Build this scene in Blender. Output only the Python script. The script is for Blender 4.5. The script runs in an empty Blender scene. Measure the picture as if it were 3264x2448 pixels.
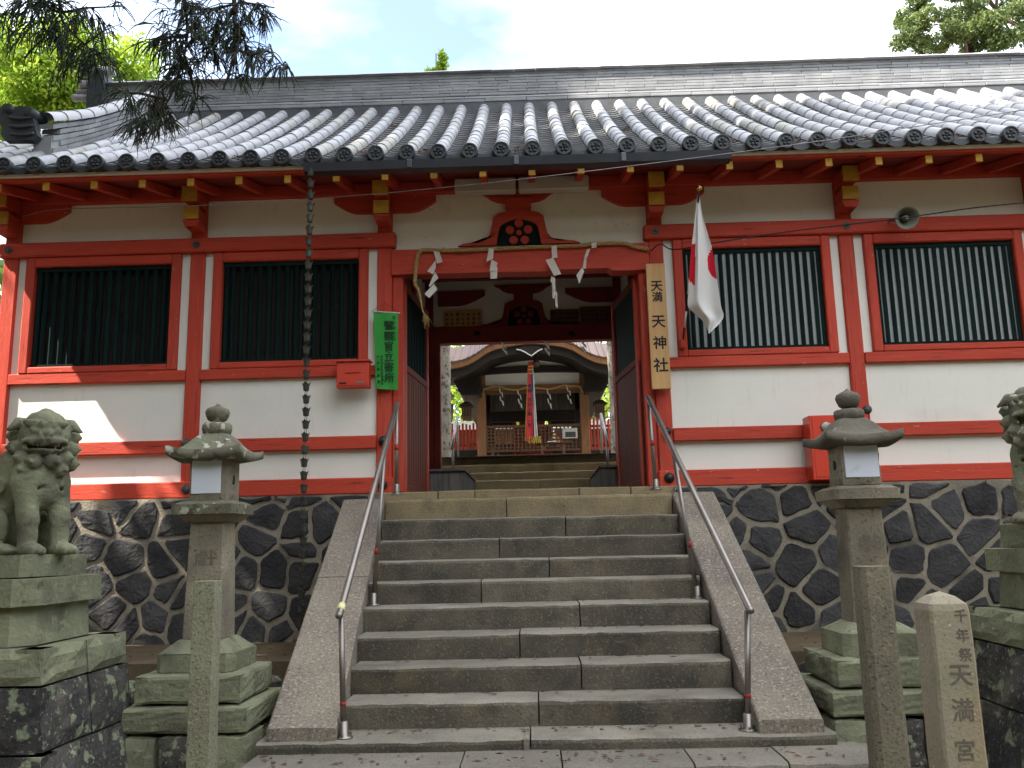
import bpy, math, random
import numpy as np
from mathutils import Vector, Matrix
random.seed(7); RNG = np.random.default_rng(7)
SC = bpy.context.scene; COL = SC.collection
R = math.radians; PI = math.pi

# ---------------------------------------------------------------- camera
EYE = 1.5                                   # eye height above the lowest paving
PITCH, ROLL, YAW, FPX = R(10.29), R(1.26), R(1.21), 2770.0
_fw = Vector((-math.sin(YAW)*math.cos(PITCH), math.cos(YAW)*math.cos(PITCH), math.sin(PITCH)))
_r0 = Vector((math.cos(YAW), math.sin(YAW), 0)); _u0 = _r0.cross(_fw)
_rt = _r0*math.cos(ROLL) - _u0*math.sin(ROLL); _up = _u0*math.cos(ROLL) + _r0*math.sin(ROLL)
cd = bpy.data.cameras.new('camera'); cam = bpy.data.objects.new('camera', cd); COL.objects.link(cam)
cd.sensor_fit = 'HORIZONTAL'; cd.sensor_width = 36; cd.lens = 36*FPX/3264; cd.clip_end = 3000; cd.clip_start = 0.05
m = Matrix((_rt, _up, -_fw)).transposed().to_4x4(); m.translation = (0, 0, EYE); cam.matrix_world = m
SC.camera = cam

def P(px, py, Y):
    """survey: a point measured on the photograph (3264 px wide), at Y metres in front of the camera -> metres"""
    d = _fw + _rt*((px-1632)/FPX) - _up*((py-1224)/FPX)
    d = d*(Y/d.y); return Vector((d.x, Y, d.z+EYE))
def PZ(px, py, Z):
    d = _fw + _rt*((px-1632)/FPX) - _up*((py-1224)/FPX)
    d = d*((Z-EYE)/d.z); return Vector((d.x, d.y, Z))

# ---------------------------------------------------------------- sky, sun, exposure
TOSUN = Vector((-0.57, -0.26, 0.78)).normalized()
W = bpy.data.worlds.new('World'); SC.world = W; W.use_nodes = True
nt = W.node_tree; nt.nodes.clear()
def nn(t, **k):
    n = nt.nodes.new(t)
    for a, b in k.items(): setattr(n, a, b)
    return n
out = nn('ShaderNodeOutputWorld'); bg = nn('ShaderNodeBackground'); sky = nn('ShaderNodeTexSky')
sky.sky_type = 'NISHITA'; sky.sun_disc = False
sky.sun_elevation = math.asin(TOSUN.z); sky.sun_rotation = math.atan2(TOSUN.x, TOSUN.y)
sky.air_density = 1.0; sky.dust_density = 2.0; sky.ozone_density = 1.0
tc = nn('ShaderNodeTexCoord'); sep = nn('ShaderNodeSeparateXYZ'); nt.links.new(tc.outputs['Generated'], sep.inputs[0])
mx = nn('ShaderNodeMath', operation='MAXIMUM'); mx.inputs[1].default_value = 0.08; nt.links.new(sep.outputs[2], mx.inputs[0])
dv = nn('ShaderNodeVectorMath', operation='DIVIDE'); cb = nn('ShaderNodeCombineXYZ')
for i in range(3): nt.links.new(mx.outputs[0], cb.inputs[i])
nt.links.new(tc.outputs['Generated'], dv.inputs[0]); nt.links.new(cb.outputs[0], dv.inputs[1])
cn = nn('ShaderNodeTexNoise'); cn.inputs['Scale'].default_value = 0.55; cn.inputs['Detail'].default_value = 7; cn.inputs['Roughness'].default_value = .55
mp = nn('ShaderNodeMapping'); mp.inputs['Location'].default_value = (5.5, 0.92, 0.0)
nt.links.new(dv.outputs[0], mp.inputs[0]); nt.links.new(mp.outputs[0], cn.inputs['Vector'])
rp = nn('ShaderNodeMapRange'); rp.inputs['From Min'].default_value = .33; rp.inputs['From Max'].default_value = .72; rp.inputs['To Min'].default_value = 0.03
nt.links.new(cn.outputs[0], rp.inputs['Value'])
mixc = nn('ShaderNodeMix', data_type='RGBA'); nt.links.new(rp.outputs[0], mixc.inputs[0])
nt.links.new(sky.outputs[0], mixc.inputs[6]); mixc.inputs[7].default_value = (11.0, 11.2, 11.4, 1)
nt.links.new(mixc.outputs[2], bg.inputs[0]); bg.inputs[1].default_value = 0.10
nt.links.new(bg.outputs[0], out.inputs[0])
sl = bpy.data.lights.new('sun', 'SUN'); sun = bpy.data.objects.new('sun', sl); COL.objects.link(sun)
sl.energy = 4.0; sl.angle = R(0.55); sl.color = (1.0, .93, .82)
sun.rotation_euler = TOSUN.to_track_quat('Z', 'Y').to_euler(); sun.location = TOSUN*60
vs = SC.view_settings; vs.view_transform = 'Standard'; vs.look = 'None'; vs.exposure = 2.2; vs.gamma = 1; vs.use_curve_mapping = False
SC.cycles.max_bounces = 6; SC.cycles.diffuse_bounces = 4; SC.cycles.use_denoising = True

# ---------------------------------------------------------------- materials
def mat(name, c1, c2=None, scale=5, rough=.8, bump=0, bscale=40, rand=0, layers=(), metal=0, spec=.3, stretch=(1, 1, 1), coat=0, transl=0):
    m = bpy.data.materials.new(name); m.use_nodes = True; t = m.node_tree; N = t.nodes; L = t.links
    b = N['Principled BSDF']; b.inputs['Roughness'].default_value = rough; b.inputs['Metallic'].default_value = metal
    b.inputs['Specular IOR Level'].default_value = spec
    geo = N.new('ShaderNodeNewGeometry')
    def noise(sc, st=(1, 1, 1), det=6, off=0):
        mp = N.new('ShaderNodeMapping'); mp.inputs['Scale'].default_value = st; mp.inputs['Location'].default_value = (off*3.7, off*1.3, off*2.1)
        L.new(geo.outputs['Position'], mp.inputs[0])
        n = N.new('ShaderNodeTexNoise'); n.inputs['Scale'].default_value = sc; n.inputs['Detail'].default_value = det
        L.new(mp.outputs[0], n.inputs['Vector']); return n.outputs[0]
    def ramp(v, lo, hi, to=1.0):
        r = N.new('ShaderNodeMapRange'); r.inputs['From Min'].default_value = lo; r.inputs['From Max'].default_value = hi
        r.inputs['To Max'].default_value = to; L.new(v, r.inputs['Value']); return r.outputs[0]
    def mix(f, a, bb):
        x = N.new('ShaderNodeMix'); x.data_type = 'RGBA'
        L.new(f, x.inputs[0])
        for s, v in ((6, a), (7, bb)):
            if isinstance(v, tuple): x.inputs[s].default_value = (*v, 1)
            else: L.new(v, x.inputs[s])
        return x.outputs[2]
    c2 = c2 or tuple(v*.75 for v in c1)
    col = mix(ramp(noise(scale, stretch), .32, .68), c1, c2)
    for i, ly in enumerate(layers):
        c, s, lo, hi, am = ly[:5]; st = ly[5] if len(ly) > 5 else (1, 1, 1)
        col = mix(ramp(noise(s, st, 5, i+1), lo, hi, am), col, c)
    if rand:
        oi = N.new('ShaderNodeObjectInfo'); hs = N.new('ShaderNodeHueSaturation')
        r = N.new('ShaderNodeMapRange'); r.inputs['To Min'].default_value = 1-rand; r.inputs['To Max'].default_value = 1+rand
        L.new(oi.outputs['Random'], r.inputs['Value']); L.new(r.outputs[0], hs.inputs['Value']); L.new(col, hs.inputs['Color']); col = hs.outputs[0]
    L.new(col, b.inputs['Base Color'])
    if bump:
        bp = N.new('ShaderNodeBump'); bp.inputs['Strength'].default_value = min(1, bump); bp.inputs['Distance'].default_value = .02*max(1, bump)
        L.new(noise(bscale, stretch, 8, 9), bp.inputs['Height']); L.new(bp.outputs[0], b.inputs['Normal'])
    if transl:
        tr = N.new('ShaderNodeBsdfTranslucent'); L.new(col, tr.inputs[0]); ms = N.new('ShaderNodeMixShader'); ms.inputs[0].default_value = transl
        L.new(b.outputs[0], ms.inputs[1]); L.new(tr.outputs[0], ms.inputs[2]); L.new(ms.outputs[0], N['Material Output'].inputs[0])
    return m

M = {}
M['red'] = mat('vermilion_paint', (.48, .055, .028), (.41, .045, .024), 3, .62, .25, 22, .07, [((.50, .12, .09), 5, .56, .8, .55, (.5, .5, 7)), ((.20, .03, .02), 16, .63, .75, .7, (1, 1, 5)), ((.10, .02, .015), 4, .655, .672, .75, (.5, .5, 16)), ((.46, .27, .17), 13, .70, .72, .6, (.6, .6, 2))], spec=.25, stretch=(.6, .6, 5))
M['redv'] = mat('vermilion_paint_upright', (.48, .055, .028), (.41, .045, .024), 3, .62, .25, 22, .07, [((.50, .13, .10), 5, .56, .8, .5, (7, 7, .5)), ((.20, .03, .02), 16, .64, .76, .6, (5, 5, 1)), ((.10, .02, .015), 4, .655, .672, .75, (16, 16, .5)), ((.46, .27, .17), 13, .71, .73, .6, (2, 2, .6))], spec=.25, stretch=(5, 5, .6))
M['redgloss'] = mat('red_enamel', (.55, .045, .018), (.50, .04, .018), 2, .35, spec=.5)
M['reddull'] = mat('shaded_vermilion_paint', (.22, .028, .022), (.17, .022, .018), 4, .7, .2, 20, .1)  # darker copy of the vermilion; shade of eave and passage put into colour
M['plaster'] = mat('white_plaster', (.74, .72, .65), (.70, .69, .63), 1.3, .9, .12, 9, .02, [((.50, .46, .38), 1.7, .58, .85, .4), ((.60, .60, .56), 7, .6, .8, .25), ((.46, .43, .36), 5, .60, .8, .35, (5, 5, .45)), ((.40, .36, .30), 26, .72, .75, .5)], spec=.15)
M['plaster_old'] = mat('stained_plaster', (.72, .68, .58), (.66, .61, .52), 1.6, .9, .15, 9, 0, [((.42, .36, .27), 3.0, .60, .78, .5), ((.30, .25, .18), 11, .68, .74, .5)], spec=.15)
M['green'] = mat('dark_green_paint', (.0055, .017, .015), (.004, .012, .0115), 6, .75, rand=.2, spec=.1)
M['yellow'] = mat('ochre_end_paint', (.50, .29, .03), (.42, .23, .03), 14, .6, .1, 40, .12, [((.25, .14, .03), 18, .6, .75, .6)])
M['tile'] = mat('silver_roof_tile', (.33, .335, .36), (.25, .255, .275), 9, .5, .15, 30, .16, [((.13, .13, .13), 3.5, .55, .75, .65), ((.21, .19, .10), .8, .53, .68, .6), ((.42, .42, .44), 22, .58, .7, .5)], spec=.5)
M['tiledark'] = mat('dark_roof_tile', (.085, .088, .095), (.055, .057, .062), 6, .55, .15, 40, .2, [((.14, .14, .14), 25, .62, .74, .5)], spec=.45)
M['noshi'] = mat('ridge_tile', (.26, .265, .27), (.18, .185, .195), 4, .5, .1, 40, .16, [((.28, .28, .27), 1.3, .5, .7, .5)], spec=.45)
M['noshi_top'] = mat('ridge_cap_tile', (.34, .34, .36), (.27, .27, .29), 4, .45, .1, 40, .1, spec=.5)
M['disc'] = mat('eave_disc_tile', (.045, .05, .056), (.03, .034, .038), 8, .55, .2, 60, .15, [((.09, .10, .09), 20, .6, .75, .5)], spec=.4)
M['gutter'] = mat('gutter_metal', (.055, .058, .072), (.04, .042, .055), 4, .38, 0, rand=.1, spec=.5, metal=.3)
M['litter'] = mat('cedar_litter', (.14, .065, .03), (.08, .04, .02), 30, .95, 0, rand=.3)
_sp = [((.27, .245, .19), 55, .56, .68, .4), ((.035, .032, .03), 75, .56, .68, .55)]
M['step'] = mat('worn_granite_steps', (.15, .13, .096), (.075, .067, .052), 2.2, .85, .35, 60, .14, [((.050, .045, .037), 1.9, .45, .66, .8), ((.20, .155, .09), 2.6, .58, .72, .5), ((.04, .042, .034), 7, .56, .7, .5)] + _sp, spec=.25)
M['steptread'] = mat('worn_lit_tread_granite', (.235, .215, .175), (.17, .155, .125), 2.4, .85, .35, 60, .10, [((.09, .08, .065), 2.2, .52, .7, .6)] + _sp, spec=.25)  # pale wear and dust; also carries the lit-tread contrast in colour
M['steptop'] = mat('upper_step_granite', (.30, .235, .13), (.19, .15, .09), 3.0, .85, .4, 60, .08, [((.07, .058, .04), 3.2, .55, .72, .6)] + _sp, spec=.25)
M['innerstep'] = mat('light_tinted_step_stone', (.40, .32, .19), (.29, .225, .13), 3.0, .85, .4, 60, .08, [((.15, .115, .07), 3.2, .55, .72, .6)] + _sp, spec=.25)  # brightened copy: warm light on the inner steps put into the colour
M['cheek'] = mat('speckled_granite', (.25, .215, .165), (.17, .145, .12), 1.6, .85, .35, 70, .06, [((.10, .075, .075), 1.0, .5, .68, .6), ((.42, .39, .31), 48, .54, .66, .6), ((.05, .042, .04), 62, .55, .66, .65)], spec=.25)
M['paving'] = mat('paving_granite', (.20, .185, .15), (.14, .125, .105), 2.0, .85, .3, 60, .12, [((.33, .25, .16), .9, .58, .7, .5)] + _sp, spec=.25)
M['basalt'] = mat('dark_wall_stone', (.036, .036, .039), (.062, .060, .059), 5, .92, .9, 26, .35, [((.075, .072, .06), 9, .60, .75, .5), ((.16, .17, .11), 3.2, .70, .78, .4), ((.11, .10, .10), 50, .66, .72, .6)], spec=.15)
M['basalt_pale'] = mat('tan_wall_stone', (.33, .26, .17), (.2, .16, .11), 7, .9, .5, 20, .1, [((.05, .045, .04), 8, .56, .64, .8)])
M['mortar'] = mat('wall_mortar', (.27, .235, .18), (.21, .185, .145), 3, .95, .5, 40, 0, [((.08, .07, .06), 2.3, .50, .66, .8), ((.12, .12, .07), 9, .58, .7, .5)], spec=.1)
M['moss'] = mat('mossy_stone', (.225, .235, .15), (.16, .165, .11), 3.5, .95, .5, 35, .12, [((.095, .085, .065), 3.0, .53, .68, .8), ((.30, .33, .20), 14, .58, .7, .5), ((.055, .06, .04), 22, .62, .72, .6)], spec=.1)
M['mossdark'] = mat('lichen_dark_stone', (.035, .034, .035), (.065, .06, .055), 4, .9, .9, 25, .25, [((.12, .11, .085), 3, .54, .7, .7), ((.22, .25, .16), 11, .57, .62, .85), ((.22, .25, .15), 2.2, .60, .70, .7), ((.28, .30, .22), 45, .62, .67, .6)], spec=.2)
M['lantern'] = mat('lantern_granite', (.175, .165, .115), (.115, .105, .08), 4, .95, .5, 45, .08, [((.19, .22, .13), 2.6, .5, .68, .6), ((.045, .042, .035), 14, .58, .66, .7), ((.42, .43, .34), 12, .60, .63, .8)], spec=.15)
M['lanternwarm'] = mat('warm_lantern_granite', (.265, .235, .17), (.17, .15, .112), 3, .95, .5, 45, .08, [((.10, .09, .07), 2.4, .5, .68, .6), ((.34, .25, .13), 2.0, .6, .72, .5), ((.05, .045, .04), 40, .58, .68, .6)], spec=.15)
M['lanternhead'] = mat('lantern_roof_stone', (.15, .135, .105), (.09, .082, .068), 4, .95, .5, 45, .08, [((.13, .15, .09), 2.6, .55, .7, .6), ((.34, .35, .28), 15, .66, .70, .8)], spec=.15)
M['granitepost'] = mat('granite_post', (.25, .255, .165), (.19, .185, .125), 3, .9, .4, 60, .05, [((.33, .31, .24), 50, .55, .66, .6), ((.05, .047, .04), 66, .55, .66, .7)], spec=.2)
M['granitepost2'] = mat('brown_granite_post', (.21, .19, .13), (.15, .135, .098), 3, .9, .4, 60, .05, [((.30, .27, .19), 50, .56, .68, .5), ((.04, .037, .032), 60, .55, .66, .7)], spec=.2)
M['pillar'] = mat('inscribed_pillar_stone', (.30, .265, .19), (.235, .205, .15), 2, .9, .3, 50, 0, [((.30, .22, .10), 2.2, .52, .68, .5), ((.47, .48, .30), 30, .69, .72, .8), ((.17, .19, .11), 1.6, .58, .7, .5), ((.07, .06, .05), 62, .6, .7, .5)], spec=.2)
M['groove_shade'] = mat('groove_shade_colour', (.15, .13, .10), (.11, .10, .078), 20, .95)  # dark stand-in for groove shade; letters sit proud, not cut in
M['steel'] = mat('brushed_steel', (.27, .245, .22), (.22, .20, .18), 6, .48, 0, metal=1.0, spec=.5)
M['brownsteel'] = mat('brown_rail_grip', (.085, .062, .052), (.07, .052, .045), 6, .42, 0, spec=.5)
M['tape_red'] = mat('red_tape', (.35, .03, .025), None, 5, .6)
M['tape_yellow'] = mat('yellow_tape', (.7, .65, .12), None, 5, .6)
M['tape_white'] = mat('white_tape', (.7, .7, .66), None, 5, .6)
M['copper'] = mat('dark_copper', (.045, .040, .034), (.06, .065, .055), 12, .55, 0, metal=.3, spec=.4, layers=[((.10, .17, .14), 8, .58, .7, .5)])
M['black'] = mat('black_iron', (.010, .011, .014), (.014, .014, .018), 20, .45, .1, 60, spec=.4)
M['bronze'] = mat('grey_bronze', (.075, .085, .078), (.05, .056, .05), 20, .5, .1, 60, metal=.3)
M['paper'] = mat('white_paper', (.74, .72, .66), (.68, .66, .60), 4, .85, transl=.25)
M['paperpanel'] = mat('lantern_paper_panel', (.62, .66, .72), (.56, .60, .66), 5, .6, 0, 0, 0, [((.35, .36, .36), 7, .64, .78, .5)])
M['rope'] = mat('straw_rope', (.40, .27, .11), (.28, .18, .07), 60, .95, .3, 90)
M['signwood'] = mat('pale_cedar_board', (.54, .34, .15), (.48, .27, .105), 3, .6, .1, 40, 0, [((.42, .22, .08), 9, .55, .7, .5, (7, 7, .4))], stretch=(8, 8, .5))
M['ink'] = mat('black_ink', (.012, .011, .010), (.016, .015, .013), 9, .7)
M['banner'] = mat('green_banner_cloth', (.035, .30, .045), (.03, .27, .04), 5, .65, .1, 12)
M['bannerink'] = mat('dark_green_print', (.006, .035, .012), None, 9, .7)
M['flagwhite'] = mat('white_flag_cloth', (.78, .78, .77), (.74, .74, .73), 3, .8, transl=.2)
M['flagred'] = mat('red_flag_print', (.66, .012, .03), (.62, .012, .03), 3, .8, transl=.2)
M['brass'] = mat('brass_ball', (.62, .48, .18), None, 10, .25, metal=1)
M['horn'] = mat('grey_green_horn', (.15, .155, .115), (.12, .125, .095), 6, .55)
M['cable'] = mat('black_cable', (.015, .015, .017), None, 9, .6)
M['wire'] = mat('grey_wire', (.25, .25, .27), None, 9, .5, metal=.4)
M['lightbox'] = mat('grey_fixture', (.46, .43, .38), (.40, .37, .33), 3, .6)
M['mesh'] = mat('grey_wire_glass', (.27, .29, .285), (.225, .245, .245), 40, .5)
M['darkroom'] = mat('dark_board_and_shade_fill', (.030, .024, .020), (.022, .018, .016), 5, .85)  # also fills openings where only shade shows: windows, lantern hole, letter slot
M['brownwood'] = mat('brown_timber', (.17, .085, .042), (.11, .055, .03), 4, .7, .2, 30, .12, [((.06, .035, .025), 8, .55, .72, .5, (6, 6, .6))], stretch=(6, 6, .6))
M['orangewood'] = mat('oiled_timber', (.26, .12, .05), (.18, .08, .035), 4, .6, .2, 30, .1, stretch=(6, 6, .8))
M['doorwood'] = mat('red_brown_door', (.20, .055, .028), (.15, .040, .022), 3, .7, .15, 30, .06, spec=.1, stretch=(6, 6, .5))
M['greywood'] = mat('weathered_grey_board', (.16, .145, .125), (.09, .083, .075), 4, .85, .3, 30, .15, stretch=(6, 6, .6))
M['darkwood'] = mat('black_brown_timber', (.024, .016, .012), (.016, .012, .010), 6, .6, .1, 30, .1)
M['copperroof'] = mat('copper_roof_sheet', (.17, .085, .045), (.13, .065, .04), 4, .45, 0, rand=.1, metal=.5, spec=.5)
M['bark'] = mat('pale_peeling_bark', (.40, .37, .31), (.24, .21, .17), 9, .95, .8, 24, 0, [((.09, .07, .055), 14, .53, .62, .85), ((.34, .37, .30), 22, .58, .66, .7)], stretch=(1, 1, .7))
M['barkdark'] = mat('cedar_bark', (.10, .065, .045), (.06, .04, .03), 6, .95, .6, 20, stretch=(5, 5, .6))
M['cedar'] = mat('cedar_needles', (.030, .052, .030), (.045, .048, .030), 3, .75, transl=.15, layers=[((.07, .035, .025), 5, .58, .7, .7)])
M['cedartwig'] = mat('cedar_twig', (.05, .038, .028), (.035, .028, .022), 9, .9)
M['leafbright'] = mat('spring_leaves', (.34, .46, .05), (.20, .34, .035), .9, .5, transl=.5, layers=[((.50, .55, .08), 3, .52, .7, .7)])
M['leafmid'] = mat('green_leaves', (.10, .17, .03), (.06, .12, .025), 1.2, .55, transl=.4)
M['leafconifer'] = mat('conifer_leaves', (.15, .20, .06), (.08, .12, .04), 1.3, .6, transl=.35, layers=[((.27, .28, .08), 2, .52, .7, .7)])
M['earth'] = mat('bare_earth', (.13, .095, .06), (.085, .065, .042), 2, .95, .4, 30, 0, [((.06, .07, .03), 4, .56, .7, .6)], spec=.1)
M['gravel'] = mat('pale_gravel', (.30, .27, .22), (.22, .20, .165), 25, .95, .4, 60, 0, spec=.1)
M['bellbrown'] = mat('old_bell_bronze', (.10, .055, .04), (.07, .04, .03), 8, .5, metal=.4)
for nme, c in (('rib_red', (.62, .05, .05)), ('rib_white', (.72, .70, .66)), ('rib_yellow', (.62, .45, .06)), ('rib_blue', (.03, .12, .22))):
    M[nme] = mat(nme, c, tuple(v*.88 for v in c), 9, .75, transl=.15)

# ---------------------------------------------------------------- mesh helpers
class MB:
    """collects geometry; build() links it as ONE mesh object"""
    def __init__(s): s.v = []; s.f = []; s.mi = []
    def add(s, vs, fs, mi=0):
        k = len(s.v); s.v += [tuple(v) for v in vs]; s.f += [tuple(i+k for i in f) for f in fs]; s.mi += [mi]*len(fs); return s
    def box(s, x0, x1, y0, y1, z0, z1, b=0.0):
        if x1 < x0: x0, x1 = x1, x0
        if y1 < y0: y0, y1 = y1, y0
        if z1 < z0: z0, z1 = z1, z0
        if b <= 0:
            return s.add([(x0, y0, z0), (x1, y0, z0), (x1, y1, z0), (x0, y1, z0), (x0, y0, z1), (x1, y0, z1), (x1, y1, z1), (x0, y1, z1)],
                         [(0, 3, 2, 1), (4, 5, 6, 7), (0, 1, 5, 4), (1, 2, 6, 5), (2, 3, 7, 6), (3, 0, 4, 7)])
        b = min(b, (x1-x0)*.45, (y1-y0)*.45, (z1-z0)*.45)
        vs = []; idx = {}
        for ix in (0, 1):
            for iy in (0, 1):
                for iz in (0, 1):
                    c = ((x0, x1)[ix], (y0, y1)[iy], (z0, z1)[iz]); d = (b if not ix else -b, b if not iy else -b, b if not iz else -b)
                    for a in range(3):
                        p = [c[j]+(0 if j == a else d[j]) for j in range(3)]
                        idx[(ix, iy, iz, a)] = len(vs); vs.append(p)
        fs = []
        for a in range(3):
            o1, o2 = [(1, 2), (2, 0), (0, 1)][a]
            for sd in (0, 1):
                q = []
                for (u, w) in ((0, 0), (1, 0), (1, 1), (0, 1)):
                    t = [0, 0, 0]; t[a] = sd; t[o1] = u; t[o2] = w; q.append(idx[(*t, a)])
                fs.append(q if sd else q[::-1])
        for a in range(3):
            o1, o2 = [(1, 2), (2, 0), (0, 1)][a]
            for u in (0, 1):
                for w in (0, 1):
                    t0 = [0, 0, 0]; t0[o1] = u; t0[o2] = w; t1 = list(t0); t1[a] = 1
                    q = [idx[(*t0, o1)], idx[(*t1, o1)], idx[(*t1, o2)], idx[(*t0, o2)]]
                    fs.append(q if (u+w) % 2 == 1 else q[::-1])
        for t in [(i, j, k) for i in (0, 1) for j in (0, 1) for k in (0, 1)]:
            q = [idx[(*t, 0)], idx[(*t, 1)], idx[(*t, 2)]]; fs.append(q if sum(t) % 2 == 1 else q[::-1])
        return s.add(vs, fs)
    def tube(s, pts, r, n=8, cap=True):
        pts = [Vector(p) for p in pts]; rs = r if isinstance(r, (list, tuple)) else [r]*len(pts)
        rings = []; prev = None
        for i, p in enumerate(pts):
            d = (pts[min(i+1, len(pts)-1)]-pts[max(i-1, 0)])
            d = d.normalized() if d.length > 1e-9 else Vector((0, 0, 1))
            if prev is None: a = d.orthogonal().normalized()
            else:
                a = prev-d*prev.dot(d); a = a.normalized() if a.length > 1e-6 else d.orthogonal().normalized()
            prev = a; b = d.cross(a)
            rings.append([p+(a*math.cos(2*PI*k/n)+b*math.sin(2*PI*k/n))*rs[i] for k in range(n)])
        vs = [v for rg in rings for v in rg]
        fs = [(i*n+k, i*n+(k+1) % n, (i+1)*n+(k+1) % n, (i+1)*n+k) for i in range(len(pts)-1) for k in range(n)]
        if cap: fs += [tuple(range(n))[::-1], tuple(range((len(pts)-1)*n, len(pts)*n))]
        return s.add(vs, fs)
    def lathe(s, prof, c=(0, 0, 0), n=20, axis='z', sq=0, rot=0):
        """prof: (radius, height). sq: 0 round"""
        vs = []; fs = []
        for r, h in prof:
            for k in range(n):
                a = 2*PI*k/n+rot; x, y = r*math.cos(a), r*math.sin(a)
                p = (x, y, h) if axis == 'z' else ((x, -h, y) if axis == 'y' else (h, x, y))
                vs.append((c[0]+p[0], c[1]+p[1], c[2]+p[2]))
        for i in range(len(prof)-1):
            for k in range(n): fs.append((i*n+k, i*n+(k+1) % n, (i+1)*n+(k+1) % n, (i+1)*n+k))
        fs += [tuple(range(n))[::-1], tuple(range((len(prof)-1)*n, len(prof)*n))]
        return s.add(vs, fs)
    def prism(s, poly, y0, y1, axis='y', b=0):
        """polygon in (x,z) extruded along y (axis='y'), or (y,z) along x (axis='x'), or (x,y) along z"""
        def put(p, d): return (p[0], d, p[1]) if axis == 'y' else ((d, p[0], p[1]) if axis == 'x' else (p[0], p[1], d))
        n = len(poly); A = sum(poly[i][0]*poly[(i+1) % n][1]-poly[(i+1) % n][0]*poly[i][1] for i in range(n))
        if A < 0: poly = poly[::-1]
        vs = [put(p, y0) for p in poly]+[put(p, y1) for p in poly]
        fs = [tuple(range(n)), tuple(range(n, 2*n))[::-1]]+[(i, n+i, n+(i+1) % n, (i+1) % n) for i in range(n)]
        if axis != 'y': fs = [f[::-1] for f in fs]
        return s.add(vs, fs)
    def grid(s, rows, mi=None):
        n = len(rows[0]); vs = [v for r in rows for v in r]; k = len(s.v)
        for i in range(len(rows)-1):
            for j in range(n-1):
                pass
        fs = [(i*n+j, i*n+j+1, (i+1)*n+j+1, (i+1)*n+j) for i in range(len(rows)-1) for j in range(n-1)]
        s.v += [tuple(v) for v in vs]; s.f += [tuple(q+k for q in f) for f in fs]
        s.mi += ([0]*len(fs) if mi is None else [mi(f//(n-1), f % (n-1)) for f in range(len(fs))]); return s
    def jitter(s, a):
        s.v = [(x+random.uniform(-a, a), y+random.uniform(-a, a), z+random.uniform(-a, a)) for x, y, z in s.v]; return s
    def mesh(s, name, material, smooth=False):
        me = bpy.data.meshes.new(name); me.from_pydata(s.v, [], s.f)
        for mm in (material if isinstance(material, (list, tuple)) else [material]): me.materials.append(M[mm] if isinstance(mm, str) else mm)
        if any(s.mi): me.polygons.foreach_set('material_index', s.mi)
        if smooth: me.polygons.foreach_set('use_smooth', [True]*len(s.f))
        me.update(); return me
    def build(s, name, material, parent=None, smooth=False, **kw): return put(name, s.mesh(name, material, smooth), parent, **kw)
def wloc(o):
    v = Vector((0, 0, 0))
    while o is not None: v = v+o.location; o = o.parent
    return v
def put(name, me, parent=None, loc=None, **props):
    o = bpy.data.objects.new(name, me); COL.objects.link(o)
    if parent is not None:
        o.parent = parent; o.matrix_parent_inverse = Matrix.Translation(-BASE.get(parent.name, Vector((0, 0, 0))))
    if loc is not None: o.location = loc; BASE[o.name] = Vector(loc)
    for k, v in props.items(): o[k] = v
    return o
BASE = {}
def thing(name, label, cat, loc=(0, 0, 0), group=None):
    o = bpy.data.objects.new(name, None); COL.objects.link(o); o.location = loc; o.empty_display_size = .2
    BASE[o.name] = Vector(loc); return tag(o, label, cat, group)
def tag(o, label, cat, group=None):
    o['label'] = label; o['category'] = cat
    if group: o['group'] = group
    return o
def lerp(a, b, t): return a+(b-a)*t
def curve(pts, n):
    """Catmull-Rom through pts"""
    pts = [Vector(p) for p in pts]; q = [pts[0]*2-pts[1]]+pts+[pts[-1]*2-pts[-2]]; o = []
    for i in range(1, len(q)-2):
        for k in range(n):
            t = k/n; a, b, c, d = q[i-1], q[i], q[i+1], q[i+2]
            o.append(.5*((2*b)+(c-a)*t+(2*a-5*b+4*c-d)*t*t+(3*b-a-3*c+d)*t**3))
    return o+[pts[-1]]
_G = {}
def glyph(ch):
    if ch in _G: return _G[ch]
    cu = bpy.data.curves.new('glyph', 'FONT'); cu.body = ch; cu.size = 1; cu.extrude = .5; cu.resolution_u = 3
    cu.align_x = 'CENTER'; cu.align_y = 'CENTER'
    ob = bpy.data.objects.new('glyph', cu); COL.objects.link(ob)
    dg = bpy.context.evaluated_depsgraph_get(); me = bpy.data.meshes.new_from_object(ob.evaluated_get(dg))
    bpy.data.objects.remove(ob); bpy.data.curves.remove(cu)
    vs = np.empty(len(me.vertices)*3); me.vertices.foreach_get('co', vs); vs = vs.reshape(-1, 3)
    fs = [tuple(p.vertices) for p in me.polygons]; bpy.data.meshes.remove(me)
    if len(vs):
        c = (vs.max(0)+vs.min(0))/2; vs = vs-np.array([c[0], c[1], 0])
    _G[ch] = (vs, fs); return vs, fs
def lettering(mb, items, bold=0, depth=.002, shear=0.0, wide=1.0):
    """items: (character, x, y, z, size): stands upright, facing -y"""
    for ch, x, y, z, sz in items:
        vs, fs = glyph(ch)
        for i, (ox, oz) in enumerate(((-bold, 0), (bold, 0), (0, bold), (0, -bold)) if bold else ((0, 0),)):   # thickened strokes
            mb.add([(x+(v[0]*wide+shear*v[1]+ox)*sz, y-v[2]*2*depth-.0002*i, z+(v[1]+oz)*sz) for v in vs], fs)
    return mb
# outlines of the writing (built-in font), made while the scene is still empty
for _b, _t in ((.012, '奉納者氏名御寄進町内会'), (.03, '天満神社'), (.025, '警察官立寄所'), (.01, '文化財防犯奈良地区協議会警察署'), (.018, '千年祭天満宮'), (.012, '獻'), (.02, '奉納吉見小織一水')):
    for _c in _t: glyph(_c)
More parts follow.
